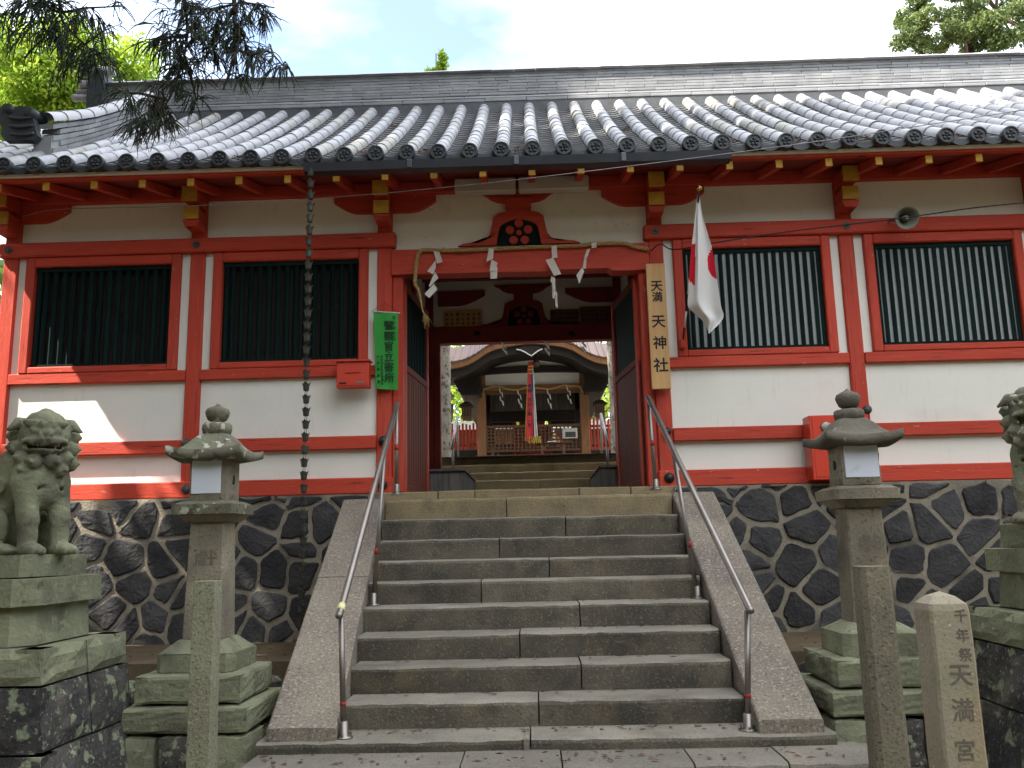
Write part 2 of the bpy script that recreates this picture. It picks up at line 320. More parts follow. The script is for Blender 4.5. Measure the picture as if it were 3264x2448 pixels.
# ================================================================ ground, stairs, retaining walls
def flat(name, poly, z, m, kind='structure', thick=0.0):
    mb = MB()
    if thick: mb.prism(poly, z-thick, z, axis='z')
    else: mb.add([(x, y, z) for x, y in poly], [tuple(range(len(poly)))])
    return mb.build(name, m, kind=kind)
flat('ground', [(-150, -150), (150, -150), (150, 250), (-150, 250)], 0.0, 'earth')
COURT = 2.86                                # level of the shrine court behind the gate
flat('court_ground', [(-40, 13.9), (40, 13.9), (40, 60), (-40, 60)], COURT, 'gravel')

# stairs: nose depth, top height, joints (photo px)
NOSE = [(9.00, 1.953), (8.64, 1.737), (8.28, 1.542), (7.92, 1.348), (7.56, 1.180), (7.20, 1.000), (6.84, .815), (6.48, .634), (6.12, .453), (5.76, .281), (5.35, .213)]
JOINT = [[1614], [1804], [1591], [1748], [1531], [1840], [1649], [1838], [1703], [1675], [1457, 1771, 2176, 2464]]
def xl(y): return lerp(-1.30, -1.53, (y-5.76)/3.24)
def xr(y): return lerp(1.375, 1.425, (y-5.76)/3.24)
stairs = thing('stone_staircase', 'long flight of worn grey granite steps between sloping cheek stones leading up to the gate', 'staircase', (0, 5.4, 0))
def step_stone(x0, x1, y0, y1, z0, z1, m, name='step_stone', parent=None, rag=.006, m2=None):
    """a long stone block with a worn, uneven nose"""
    n = max(4, int((x1-x0)/.10)); prof = []
    rows = []
    for i in range(n+1):
        x = lerp(x0, x1, i/n); j = random.uniform(-rag, rag); k = random.uniform(-rag, rag)*.8
        e = .012 if i in (0, n) else 0
        rows.append([(x, y0+.012+k+e, z0), (x, y0+k+e, z1-.03), (x, y0+.006+k+e, z1-.012+j), (x, y0+.028+k+e, z1+j*.6), (x, lerp(y0, y1, .5), z1), (x, y1, z1), (x, y1, z0)])
    tread = m2 is not None
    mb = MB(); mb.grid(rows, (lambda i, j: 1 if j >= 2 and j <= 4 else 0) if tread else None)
    p = len(rows[0]); mb.f.append(tuple(range(p))[::-1]); mb.f.append(tuple(range(n*p, n*p+p))); mb.mi += [0, 0]
    mb.f = [f[::-1] for f in mb.f]
    return mb.build(name, [m, m2] if m2 else m, parent)
for i, (y, z) in enumerate(NOSE):
    zb = NOSE[i+1][1]-.05 if i+1 < len(NOSE) else -.05
    yb = (NOSE[i-1][0] if i else 9.36)+.10
    if i < 9: a, b = xl(y), xr(y)
    elif i == 9: a, b = -1.80, 1.86
    else: a, b = -1.78, 2.0
    cuts = [a]+[PZ(j, 1223+(y*0), z).x if False else P(j, {0: 1590}.get(i, 1700), y).x for j in JOINT[i]]+[b]
    for k in range(len(cuts)-1):
        mm = 'steptop' if i == 0 else ('step' if i < 10 else 'paving')
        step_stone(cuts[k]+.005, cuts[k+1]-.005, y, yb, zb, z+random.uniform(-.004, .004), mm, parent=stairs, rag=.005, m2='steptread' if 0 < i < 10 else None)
# pale mortar plugs in the joints at the foot
for (x, y, z) in ((P(1675, 2330, 5.76).x, 5.76, .281),):
    MB().box(x-.018, x+.022, y-.004, y+.3, z-.07, z+.003, .006).jitter(.003).build('joint_mortar', 'mortar', stairs)
# sloping cheek stones, two slabs a side
for sgn, inner, outer in ((-1, [(9.03, -1.535), (5.80, -1.29)], [(9.03, -1.966), (5.80, -1.735)]), (1, [(9.03, 1.43), (5.80, 1.385)], [(9.03, 1.86), (5.80, 1.79)])):
    def zt(y): return lerp(.36, 1.965, (y-5.80)/3.23)
    for (ya, yb) in ((5.80, 7.56), (7.572, 9.03)):
        n = 10; rows = []
        for i in range(n+1):
            y = lerp(ya, yb, i/n); xi = lerp(inner[1][1], inner[0][1], (y-5.8)/3.23); xo = lerp(outer[1][1], outer[0][1], (y-5.8)/3.23)
            a, b = (xo, xi) if sgn < 0 else (xi, xo); j = random.uniform(-.003, .003)
            zz = zt(y)+j; e = .012
            rows.append([(a, y, zz-1.2 if zz > 1.3 else -.02), (a, y, zz-e), (a+e, y, zz), (lerp(a, b, .5), y, zz+.003), (b-e, y, zz), (b, y, zz-e), (b, y, zz-1.2 if zz > 1.3 else -.02)])
        mb = MB().grid(rows); p = 7
        mb.f.append(tuple(range(p))[::-1]); mb.f.append(tuple(range(n*p, n*p+p))); mb.mi += [0, 0]
        mb.f = [f[::-1] for f in mb.f]
        mb.build('cheek_stone', 'cheek', stairs)
# base slab beside the stairs
flat('base_slab', [(-1.80, 5.36), (-1.76, 6.3), (-1.95, 8.0), (-1.70, 8.0), (-1.70, 5.86), (-1.74, 5.36)], .205, 'paving', thick=.25)
flat('base_slab', [(1.90, 5.36), (1.98, 5.36), (2.42, 7.0), (2.45, 8.0), (1.78, 8.0), (1.78, 5.9)], .205, 'paving', thick=.25)
# gate floor and kerb
FLOOR = 2.05
kerb_j = [1236, 1395, 1512, 1845, 2010, 2160]
kx = [-1.70]+[P(j, 1570, 9.34).x for j in kerb_j[1:-1]]+[1.66]
gate_floor = MB().box(-1.62, 1.62, 9.62, 14.0, 1.2, FLOOR-.02).build('gate_floor', 'paving', kind='structure')
for k in range(len(kx)-1):
    MB().box(kx[k]+.004, kx[k+1]-.004, 9.34, 9.70, 1.9, FLOOR+.004*(k % 2), .010).jitter(.002).build('kerb_stone', 'steptop', gate_floor)
# steps inside the gate up to the court
inner_stairs = thing('inner_staircase', 'short flight of sunlit stone steps behind the gate', 'staircase', (0, 12.8, FLOOR))
IN = [(12.8, 1557), (13.15, 1528), (13.5, 1503), (13.85, 1478), (14.2, 1455)]
for i, (y, py) in enumerate(IN):
    z = P(1680, py, y).z; zb = P(1680, IN[i-1][1], IN[i-1][0]).z-.05 if i else FLOOR-.1
    a, b = ((-1.45, 1.4) if i < 4 else (-1.5, 1.5))
    cu = [a, a+(b-a)*(.36, .55, .30, .62, .44)[i], b]
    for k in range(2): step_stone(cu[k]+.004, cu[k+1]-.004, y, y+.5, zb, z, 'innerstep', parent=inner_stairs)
print('court step top', P(1680, 1455, 14.2).z)

# retaining walls of irregular dark stones
def clip(poly, p, q):
    """keep the half plane nearer p than q"""
    mx, my = (p[0]+q[0])/2, (p[1]+q[1])/2; nx, ny = q[0]-p[0], q[1]-p[1]; o = []
    for i in range(len(poly)):
        a, b = poly[i], poly[(i+1) % len(poly)]
        da = (a[0]-mx)*nx+(a[1]-my)*ny; db = (b[0]-mx)*nx+(b[1]-my)*ny
        if da <= 0: o.append(a)
        if da*db < 0: t = da/(da-db); o.append((a[0]+(b[0]-a[0])*t, a[1]+(b[1]-a[1])*t))
    return o
def inset(poly, d):
    c = (sum(p[0] for p in poly)/len(poly), sum(p[1] for p in poly)/len(poly)); o = []
    n = len(poly); A = sum(poly[i][0]*poly[(i+1) % n][1]-poly[(i+1) % n][0]*poly[i][1] for i in range(n))
    if A < 0: poly = poly[::-1]
    for i in range(n):
        p0, p1, p2 = Vector(poly[i-1]), Vector(poly[i]), Vector(poly[(i+1) % n])
        e1 = (p1-p0); e2 = (p2-p1)
        if e1.length < 1e-6 or e2.length < 1e-6: continue
        n1 = Vector((-e1.y, e1.x)).normalized(); n2 = Vector((-e2.y, e2.x)).normalized()
        b = n1+n2; k = b.length
        if k < .3: b = n1
        else: b = b/k*min(2.0, 1/(k/2))
        o.append(tuple(p1+b*d))
    return o
def roundpoly(poly, it=1, cut=.22):
    for _ in range(it):
        o = []; n = len(poly)
        for i in range(n):
            a, b = poly[i], poly[(i+1) % n]
            o += [(lerp(a[0], b[0], cut), lerp(a[1], b[1], cut))]
            if math.hypot(a[0]-b[0], a[1]-b[1]) > .16: o += [(lerp(a[0], b[0], f)+random.uniform(-.008, .008), lerp(a[1], b[1], f)+random.uniform(-.008, .008)) for f in (.38, .62)]
            o += [(lerp(a[0], b[0], 1-cut), lerp(a[1], b[1], 1-cut))]
        poly = o
    return poly
def stone_wall(label, xa, xb, z0, z1, Y, seed):
    rnd = random.Random(seed)
    t = thing('retaining_wall', label, 'wall', ((xa+xb)/2, Y, z0))
    MB().box(xa, xb, Y, Y+.5, z0-.3, z1-.004).build('mortar_bed', 'mortar', t)
    seeds = []; dz = .275; r = 0; z = z0-.1
    while z < z1+.35:
        x = xa-.3+(r % 2)*.2
        while x < xb+.4:
            seeds.append((x+rnd.uniform(-.15, .15), z+rnd.uniform(-.12, .12))); x += rnd.uniform(.24, .52)
        z += dz*rnd.uniform(.85, 1.15); r += 1
    for i, p in enumerate(seeds):
        poly = [(xa, z0-.15), (xb, z0-.15), (xb, z1), (xa, z1)]
        for q in seeds:
            if q != p and abs(q[0]-p[0]) < 1.6 and abs(q[1]-p[1]) < 1.6:
                poly = clip(poly, p, q)
                if len(poly) < 3: break
        if len(poly) < 3: continue
        xs = [a[0] for a in poly]; zs = [a[1] for a in poly]
        if max(xs)-min(xs) < .14 or max(zs)-min(zs) < .10: continue
        po = inset(poly, rnd.uniform(.016, .032)); po = roundpoly(po, cut=.13)
        po = [(a+rnd.uniform(-.005, .005), min(b+rnd.uniform(-.005, .005), z1-.004)) for a, b in po]
        pi = inset(po, .014); n = len(pi)
        if n != len(po) or n < 4: continue
        A = sum(po[k][0]*po[(k+1) % n][1]-po[(k+1) % n][0]*po[k][1] for k in range(n))
        if A < 0: continue
        d = rnd.uniform(.014, .028); tx, tz = rnd.uniform(-.05, .05), rnd.uniform(-.05, .05)
        cx, cz = sum(a for a, _ in pi)/n, sum(b for _, b in pi)/n
        vs = [(a, Y+.01, b) for a, b in po]+[(a, Y-.010+rnd.uniform(-.004, .004), b) for a, b in po]
        vs += [(a, Y-d+(a-cx)*tx+(b-cz)*tz+rnd.uniform(-.005, .005), b) for a, b in pi]+[(cx, Y-d-rnd.uniform(0, .015), cz)]
        fs = [(k, (k+1) % n, n+(k+1) % n, n+k) for k in range(n)]+[(n+k, n+(k+1) % n, 2*n+(k+1) % n, 2*n+k) for k in range(n)]+[(2*n+k, 2*n+(k+1) % n, 3*n) for k in range(n)]
        MB().add(vs, fs).build('stone', 'basalt_pale' if rnd.random() < .035 and max(xs)-min(xs) < .34 else 'basalt', t)
    return t
stone_wall('dark stone retaining wall with pale mortar joints left of the stairs', -7.3, -1.60, .42, 2.04, 9.29, 3)
stone_wall('dark stone retaining wall with pale mortar joints right of the stairs', 1.50, 7.3, .42, 2.04, 9.29, 11)
# earth bed at the foot of the walls, edged with rough stones
for sg, xa, xb in ((-1, -8.5, -1.98), (1, 1.87, 8.5)):
    bed = flat('earth_bed', [(xa, 7.75), (xb, 7.75), (xb, 9.28), (xa, 9.28)], .53, 'earth', thick=.6)
    x = xa
    while x < xb-.1:
        w = min(random.uniform(.25, .5), xb-x); 
        mb = MB().box(x+.01, x+w-.01, 7.55+random.uniform(0, .06), 7.80, -.05, random.uniform(.36, .5), .05).jitter(.018); mb.build('edging_stone', 'mossdark', bed); x += w
# ================================================================ the gate building
gate = thing('gate_building', 'long vermilion and white timber shrine gate with a grey tiled roof above the stairs', 'building', (0, 9.4, 2.04))
YF = 9.40
PX = [-8.05, -5.911, -3.751, -1.611, 1.454, 3.587, 5.72, 7.86]       # post centres
PW = .083
def beam(name, x0, x1, y0, y1, z0, z1, m='red', b=.008, parent=None, **k):
    return MB().box(x0, x1, y0, y1, z0, z1, b).build(name, m, parent or gate, **k)
for i, x in enumerate(PX[1:]):
    beam('post', x-PW, x+PW, YF, YF+.18, 2.045, 5.46, 'redv', .012)
def bays():
    for i in range(len(PX)-1):
        if i not in (0, 3): yield i, PX[i], PX[i+1]
Z_SILL, Z_KOSHI, Z_WIN, Z_NAG, Z_PLATE = (2.04, 2.217), (2.532, 2.674), (3.342, 3.460), (4.817, 4.982), (5.457, 5.60)
for i, a, b in bays():
    x0, x1 = a+PW+.002, b-PW-.002
    # plaster fields between the timbers
    for z0, z1 in ((Z_SILL[1], Z_KOSHI[0]), (Z_KOSHI[1], Z_WIN[0]), (Z_NAG[1], Z_PLATE[0])):
        beam('plaster_panel', x0-.01, x1+.01, YF+.055, YF+.12, z0-.01, z1+.01, 'plaster', 0)
    for z0, z1, yo, nm in ((*Z_KOSHI, -.028, 'rail'), (*Z_WIN, -.012, 'window_rail')):
        beam(nm, x0-.002, x1+.002, YF+yo, YF+.10, z0, z1)
# long horizontal timbers left and right of the gateway
for x0, x1, lab in ((-6.03, PX[3]+PW+.045, 0), (PX[4]-PW-.045, 7.9, 0)):
    beam('head_beam', x0, x1, YF-.055, YF+.06, *Z_NAG, b=.012)
for x0, x1 in ((-6.03, PX[3]+PW+.02), (PX[4]-PW-.02, 7.9)):
    beam('sill_beam', x0, x1, YF-.05, YF+.14, *Z_SILL, b=.012)
beam('wall_plate', -6.3, 8.0, YF-.02, YF+.2, *Z_PLATE, b=.01)
# split seam along the sill (a long drying crack)
# ---- windows
def window(xa, xb, dark):
    """frame between xa and xb, standing on the window rail"""
    z0, z1 = Z_WIN[1]+.001, Z_NAG[0]-.001
    t = put('window', MB().box(xa+.1, xb-.1, YF+(.13 if dark else .056), YF+(.145 if dark else .07), z0+.07, z1-.05).mesh('backing', 'darkroom' if dark else 'mesh'), gate)  # dark backing is a sheet in place of the unlit room
    fw = .105; zi0, zi1 = z0+.075, z1-.115
    for nm, q in (('frame_side', (xa, xa+fw, z0, z1)), ('frame_side', (xb-fw, xb, z0, z1)), ('frame_sill', (xa+fw, xb-fw, z0, zi0)), ('frame_head', (xa+fw, xb-fw, zi1, z1))):
        MB().box(q[0], q[1], YF-.018, YF+.12, q[2], q[3], .012).build(nm, 'red' if 'side' not in nm else 'redv', t)
    o0, o1 = xa+fw, xb-fw
    MB().box(o0, o1, YF+.03, YF+(.085 if dark else .054), zi0, zi0+.035).build('green_rail', 'green', t)
    MB().box(o0, o1, YF+.03, YF+(.085 if dark else .054), zi1-.05, zi1).build('green_rail', 'green', t)
    n = 18 if not dark else 15; p = (o1-o0)/n; w = p*.54
    me = MB().prism([(-w/2, .03), (0, 0), (w/2, .03), (w/2, .05), (-w/2, .05)] if dark else [(-w/2, .010), (0, 0), (w/2, .010), (w/2, .018), (-w/2, .018)], zi0+.03, zi1-.045, axis='z').mesh('slat', 'green')
    for k in range(n+1): put('slat', me, t, loc=(o0+k*p if 0 < k < n else (o0+w/2 if k == 0 else o1-w/2), YF+.032, 0))
    if dark:      # brown sliding lattice standing behind the green bars
        me2 = MB().box(-.011, .011, 0, .02, zi0, zi1).mesh('lattice_bar', 'darkwood')
        for k in range(13): put('lattice_bar', me2, t, loc=(o0+(k+.55)*(o1-o0)/13.3, YF+.10, 0))
        for q in (zi0+.02, zi0+.62, zi1-.09): MB().box(o0, o1, YF+.118, YF+.128, q, q+.04).build('lattice_rail', 'darkwood', t)
    return t
for i, a, b in bays():
    g = .105
    window(a+PW+g, b-PW-g, i < 3)
    for x0, x1 in ((a+PW+.001, a+PW+g-.001), (b-PW-g+.001, b-PW-.001)):
        beam('plaster_strip', x0, x1, YF+.04, YF+.10, Z_WIN[1]-.005, Z_NAG[0]+.01, 'plaster', 0)
# ---- gateway: lintel, jambs, plaster over it
xa, xb = PX[3]+PW, PX[4]-PW
LZ0, LZ1 = 4.487, 4.775
# lintel with its worn lower edge
lin = [(xa+.002, LZ0), (P(1600, 0, YF).x, LZ0-.005), (P(1690, 0, YF).x, LZ0-.012), (P(1720, 0, YF).x, LZ0-.012), (P(1740, 0, YF).x, LZ0+.004), (P(1900, 0, YF).x, LZ0+.008), (P(1915, 0, YF).x, LZ0-.025), (P(1960, 0, YF).x, LZ0-.03), (xb-.002, LZ0-.02), (xb-.002, LZ1), (xa+.002, LZ1)]
MB().prism(lin, YF-.035, YF+.17).build('lintel', 'red', gate)
beam('plaster_panel', xa-.01, xb+.01, YF+.06, YF+.12, LZ1-.01, Z_PLATE[0]+.01, 'plaster_old', 0)
for x0, x1 in ((xa+.002, xa+.122), (xb-.122, xb-.002)):
    beam('jamb', x0, x1, YF+.03, YF+.17, FLOOR+.005, LZ0+.0, 'redv', .01)
def kaerumata(Y, s, parent, cx, cz, dep=.05, dull=False):
    """frog-leg strut with a plum crest: outline measured in the photo, cx/cz = bottom centre, s = metres per survey unit"""
    rd = 'red' if not dull else 'reddull'
    outer = [(470, 0), (425, 18), (375, 22), (315, 18), (255, 40), (220, 90), (205, 160), (195, 225), (155, 255), (100, 268), (95, 300)]
    inner = [(172, 0), (168, 30), (163, 60), (158, 90), (152, 120), (145, 145), (130, 165), (105, 178), (75, 192), (40, 203), (0, 208)]
    def strip(sg):
        mb = MB(); n = len(outer); vs = []
        for (a, b), (c, d) in zip(outer, inner):
            for yy in (Y-dep, Y): vs += [(cx+sg*a*s, yy, cz+b*s), (cx+sg*c*s, yy, cz+d*s)]
        fs = []
        for i in range(n-1):
            p, q = 4*i, 4*i+4
            fs += [(p, q, q+1, p+1), (p, p+2, q+2, q), (p+1, q+1, q+3, p+3)]
        fs += [(4*n-4, 4*n-2, 4*n-1, 4*n-3), (0, 1, 3, 2)]
        return mb.add(vs, fs)
    k = strip(1); k2 = strip(-1); k.add(k2.v, [f[::-1] for f in k2.f])
    k.add([(cx-95*s, Y-dep, cz+300*s), (cx, Y-dep, cz+208*s), (cx+95*s, Y-dep, cz+300*s)], [(0, 1, 2)])
    root = k.build('frog_leg_strut', rd, parent)
    pan = [(172, 0), (163, 60), (152, 120), (145, 145), (130, 165), (105, 180), (75, 194), (40, 205), (0, 210)]
    MB().prism([(cx+a*s, cz+b*s) for a, b in pan]+[(cx-a*s, cz+b*s) for a, b in pan[::-1][1:]], Y-.018, Y-.005).build('green_panel', 'green', root)
    ax, az = cx+2*s, cz+100*s
    for q in range(5):
        an = PI/2+q*2*PI/5
        MB().lathe([(34*s, 0), (34*s, .010), (30*s, .016)], (ax+74*s*math.cos(an), Y-.018, az+74*s*math.sin(an)), 16, 'y').build('plum_petal', rd, root)
    MB().lathe([(22*s, 0), (22*s, .012)], (ax, Y-.018, az), 14, 'y').build('plum_centre', rd, root)
    MB().prism([(cx-100*s, cz+300*s), (cx+100*s, cz+300*s), (cx+100*s, cz+350*s), (cx+82*s, cz+372*s), (cx-82*s, cz+372*s), (cx-100*s, cz+350*s)][::1], Y-dep-.03, Y).build('bearing_block', rd, root)
    br = [(100, 340), (165, 352), (210, 372), (240, 398), (278, 418), (298, 428), (298, 440)]
    MB().prism([(cx+a*s, cz+b*s) for a, b in br]+[(cx-a*s, cz+b*s) for a, b in br[::-1]], Y-dep+.01, Y).build('scroll_bracket', rd, root)
    for sg in (-1, 1):
        MB().tube([(cx+sg*(205+18*math.cos(t*.7)*(1-t*.1))*s, Y-dep+.008, cz+(408+14*math.sin(t*.7)*(1-t*.1))*s) for t in range(9)], .0035, 4).build('scroll_line', 'darkroom', root)
    return root
S1 = 1/2.3284*9.4/2770*1.055
kc = P(1180+1105/2.3284, 500+665/2.3284, YF+.05)
kaerumata(YF+.055, S1*.96, gate, kc.x, LZ1+.040)
# boat-shaped bracket arms under the plate and yellow-ended noses at each post
def arm(x, sg, L=.62):
    zt = Z_PLATE[0]-.001; pts = [(0, zt), (L, zt), (L, zt-.085)]
    for k in range(7): t = k/6; pts.append((L*(1-.58*t), zt-.085-.13*math.sin(t*PI/2)))
    pts.append((0, zt-.215))
    MB().prism([(x+sg*a, b) for a, b in pts], YF-.008, YF+.10).build('bracket_arm', 'red', gate)
for x in (PX[1], PX[3], PX[4]):
    for sg in (-1, 1): arm(x+sg*PW, sg, .50 if x != PX[1] else .55)
def nose(x, h0, h1, y0, m='yellow', w=.088):
    o = MB().box(x-w+.01, x+w-.01, y0+.02, YF-.003, h0, h1, .008).build('bracket_nose', 'red', gate)
    MB().box(x-w, x+w, y0, y0+.02, h0-.004, h1+.004, .006).build('nose_end', m, o)
for i, x in enumerate(PX[1:]):
    nose(x, 5.33, 5.50, 9.08); nose(x, 5.14, 5.285, 9.14)
    MB().prism([(x-.07, 5.055), (x+.07, 5.055), (x+.095, 5.13), (x-.095, 5.13)], 9.16, YF-.004).build('bearing_block', 'red', gate)
# nail covers on the timbers
def flower(x, z, y, m='bronze', r=.045):
    n = 12; poly = [(x+r*(1 if k % 2 else .82)*math.cos(2*PI*k/n), z+r*(1 if k % 2 else .82)*math.sin(2*PI*k/n)) for k in range(n)]
    mb = MB().prism(poly, y-.012, y+.002); mb.lathe([(.016, 0), (.016, .01), (.008, .018)], (x, y-.012, z), 10, 'y'); mb.build('nail_cover', m, gate)
for x in PX[1:3]+PX[4:7]: flower(x, (Z_NAG[0]+Z_NAG[1])/2, YF-.055)
def boss(x, z, y, r, m='black'):
    MB().lathe([(r, 0), (r*.95, r*.35), (r*.75, r*.65), (r*.4, r*.85), (.004, r*.92)], (x, y, z), 16, 'y').build('nail_boss', m, gate, True)
for x, py in ((P(1217, 1402, 9.3).x, 1402), (P(1217, 1546, 9.3).x, 1546)): boss(x, P(1217, py, 9.3).z, YF-.05 if py > 1500 else YF-.02, .052)
for px, py in ((2134, 1523), (2128, 1375)): q = P(px, py, 9.33); boss(q.x, q.z, YF-.05, .055 if py > 1500 else .045)
for py in (1412, 1560): q = P(585, py, 9.33); boss(q.x+.02, q.z, YF-.05, .05, 'bronze')
for py in (1305, 1475): q = P(2760, py, 9.33); boss(q.x+.02, q.z, YF-.05, .05, 'bronze')
# ---- eave: rafters with yellow tips, boards, fascia
SLOPE = .66
EY, EZ = 8.45, 5.515                       # eave edge: centre of the end discs
def roofz(y): return EZ+SLOPE*(y-EY)+.012*(y-EY)**2 if False else EZ-.02+.60*(y-EY)+.022*(y-EY)**2
RAF = .5175
xs = [P(1540, 545, 8.69).x+k*RAF for k in range(-11, 17)]
tz = P(700, 576, 8.60).z
me = MB().prism([(8.612, tz-.045), (8.612, tz+.045), (9.7, tz+.34), (9.7, tz+.24)], -.035, .035, axis='x').mesh('rafter', 'red')
me2 = MB().box(-.036, .036, -.012, 0, -.046, .046, .004).mesh('rafter_tip', 'yellow')
for x in xs:
    o = put('rafter', me, gate, loc=(x, 0, 0)); put('rafter_tip', me2, o, loc=(x, 8.612, tz))
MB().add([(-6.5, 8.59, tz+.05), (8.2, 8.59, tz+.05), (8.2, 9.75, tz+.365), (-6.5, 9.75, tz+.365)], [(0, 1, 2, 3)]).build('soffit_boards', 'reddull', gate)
beam('eave_fascia', -6.5, 8.3, 8.56, 8.64, tz+.048, P(700, 549, 8.56).z, 'red', .006)
beam('eave_white_board', -6.5, 8.3, 8.53, 8.63, P(700, 549, 8.56).z+.001, P(700, 535, 8.53).z, 'plaster', .004)
# fluorescent box fixed over the kaerumata
fx = thing('light_fixture', 'pale grey double light box under the eave above the plum crest', 'lamp', P(1663, 622, 9.2))
for pa, pb in ((1450, 1644), (1653, 1876)):
    a = P(pa, 595, 9.15).x; b = P(pb, 595, 9.15).x; z0 = P(1663, 612, 9.15).z; z1 = P(1663, 568, 9.15).z
    MB().box(a, b, 9.10, 9.22, z0, z1, .015).build('light_box', 'lightbox', fx)
a = P(1648, 590, 9.15); MB().box(a.x-.012, a.x+.012, 9.11, 9.20, P(0, 616, 9.15).z-.12, 5.56).build('hanger', 'black', fx)
# small white sensor lamp beside the left gate post
q = P(1203, 698, 9.2); s_ = thing('sensor_lamp', 'tiny white lamp hanging on black wire at left gate post', 'lamp', q)
MB().box(q.x-.026, q.x+.026, 9.17, 9.23, q.z-.03, q.z+.03, .01).build('lamp_body', 'tape_white', s_)
MB().tube(curve([P(1203, 690, 9.2), P(1192, 675, 9.25), P(1210, 655, 9.33), P(1212, 640, 9.4)], 5), .005, 5).build('lamp_wire', 'cable', s_)

# ---- passage behind the gateway: side walls, ceiling, rear frame, open door leaves
YB = 13.3
for x, sg in ((PX[3], -1), (PX[4], 1)):
    xi = x+sg*.02; a, b = (xi-.1, xi) if sg < 0 else (xi, xi+.1)
    beam('passage_wall', a, b, 9.6, YB, FLOOR-.1, 5.6, 'plaster', 0)
    xf = xi if sg < 0 else xi
    for z0, z1 in ((FLOOR+.6, FLOOR+.75), (3.9, 4.05), (4.8, 4.97)):
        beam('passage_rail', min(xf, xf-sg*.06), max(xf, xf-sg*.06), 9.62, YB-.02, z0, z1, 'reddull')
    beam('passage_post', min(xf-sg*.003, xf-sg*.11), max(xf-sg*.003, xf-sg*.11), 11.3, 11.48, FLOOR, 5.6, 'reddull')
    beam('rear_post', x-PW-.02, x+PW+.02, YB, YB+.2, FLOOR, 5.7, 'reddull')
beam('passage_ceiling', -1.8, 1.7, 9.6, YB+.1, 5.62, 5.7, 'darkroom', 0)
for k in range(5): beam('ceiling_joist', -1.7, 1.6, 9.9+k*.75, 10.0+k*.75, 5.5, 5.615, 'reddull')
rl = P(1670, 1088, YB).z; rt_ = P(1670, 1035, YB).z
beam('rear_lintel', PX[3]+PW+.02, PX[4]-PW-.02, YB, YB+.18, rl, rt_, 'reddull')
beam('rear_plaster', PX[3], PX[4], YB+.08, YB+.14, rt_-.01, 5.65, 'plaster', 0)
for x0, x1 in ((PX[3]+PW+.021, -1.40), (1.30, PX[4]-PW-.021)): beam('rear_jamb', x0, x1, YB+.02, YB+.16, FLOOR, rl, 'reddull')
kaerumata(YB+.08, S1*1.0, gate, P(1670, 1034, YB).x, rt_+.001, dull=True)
for sg, px in ((-1, 1395), (1, 1955)):
    q = P(px, 960, YB); L = .75; zt = 5.45
    pts = [(0, zt), (L, zt), (L, zt-.08)]+[(L*(1-.6*k/6), zt-.08-.16*math.sin(k/6*PI/2)) for k in range(7)]+[(0, zt-.24)]
    MB().prism([(q.x-sg*a, b) for a, b in pts], YB+.03, YB+.079).build('bracket_arm', 'reddull', gate)
for px in (1520, 1823): q = P(px, 1066, YB-.01); boss(q.x, q.z, YB+.0, .05)
def leaf(hx, ang, sg):
    """door leaf 1.3 m wide, hinged at hx, swung inward"""
    d = thing_part = bpy.data.objects.new('door_leaf', MB().box(0, 1.28, .012, .055, .02, 1.42).mesh('door_leaf', 'doorwood'))
    COL.objects.link(d); d.parent = gate; d.matrix_parent_inverse = Matrix.Translation(-BASE[gate.name])
    d.location = (hx, 9.58, FLOOR+.0); d.rotation_euler = (0, 0, ang)
    def sub(nm, mb, m):
        o = bpy.data.objects.new(nm, mb.mesh(nm, m)); COL.objects.link(o); o.parent = d; return o
    for nm, q in (('stile', (0, .085, 0, 2.40)), ('stile', (1.20, 1.285, 0, 2.40)), ('rail', (.086, 1.199, 0, .10)), ('rail', (.086, 1.199, 1.38, 1.46)), ('rail', (.086, 1.199, 2.32, 2.40))):
        sub(nm, MB().box(q[0], q[1], 0, .07, q[2], q[3], .006), 'doorwood' if nm == 'rail' else 'redv')
    sub('green_panel', MB().box(.07, 1.21, .03, .045, 1.45, 2.33), 'green')
    for k in range(13): sub('lattice_bar', MB().box(.12+k*.085, .145+k*.085, .01, .03, 1.46, 2.32), 'green')
    for k in range(1, 9): sub('board_seam', MB().box(.086+k*.124, .089+k*.124, .009, .0119, .1, 1.38), 'darkroom')
leaf(-1.40, R(85), 1)
for_r = leaf
def leaf_r():
    leaf(1.275, R(96.5), -1)
leaf_r()
# grey board benches either side of the inner steps
for sg, xa_, xb_ in ((-1, -1.50, -.86), (1, 1.42, .86)):
    bn = thing('board_bench', 'weathered grey board platform at the %s of the inner steps' % ('left' if sg < 0 else 'right'), 'platform', ((xa_+xb_)/2, 11.3, FLOOR))
    x0, x1 = min(xa_, xb_), max(xa_, xb_); z1 = P(1400, 1496, 11.2).z
    MB().box(x0, x1+.0, 11.15, 13.2, z1-.03, z1, .005).build('bench_top', 'greywood', bn)
    for k in range(3): MB().box(x0+.03+k*(x1-x0-.06)/3+.002, x0+.03+(k+1)*(x1-x0-.06)/3-.002, 11.2, 11.225, FLOOR, z1-.031).build('board', 'greywood', bn)
    xs_ = x1-.03 if sg < 0 else x0+.03
    for k in range(12): MB().box(xs_-.012, xs_+.012, 11.24+k*.16, 11.24+k*.16+.13, FLOOR, z1-.031).build('board', 'greywood', bn)
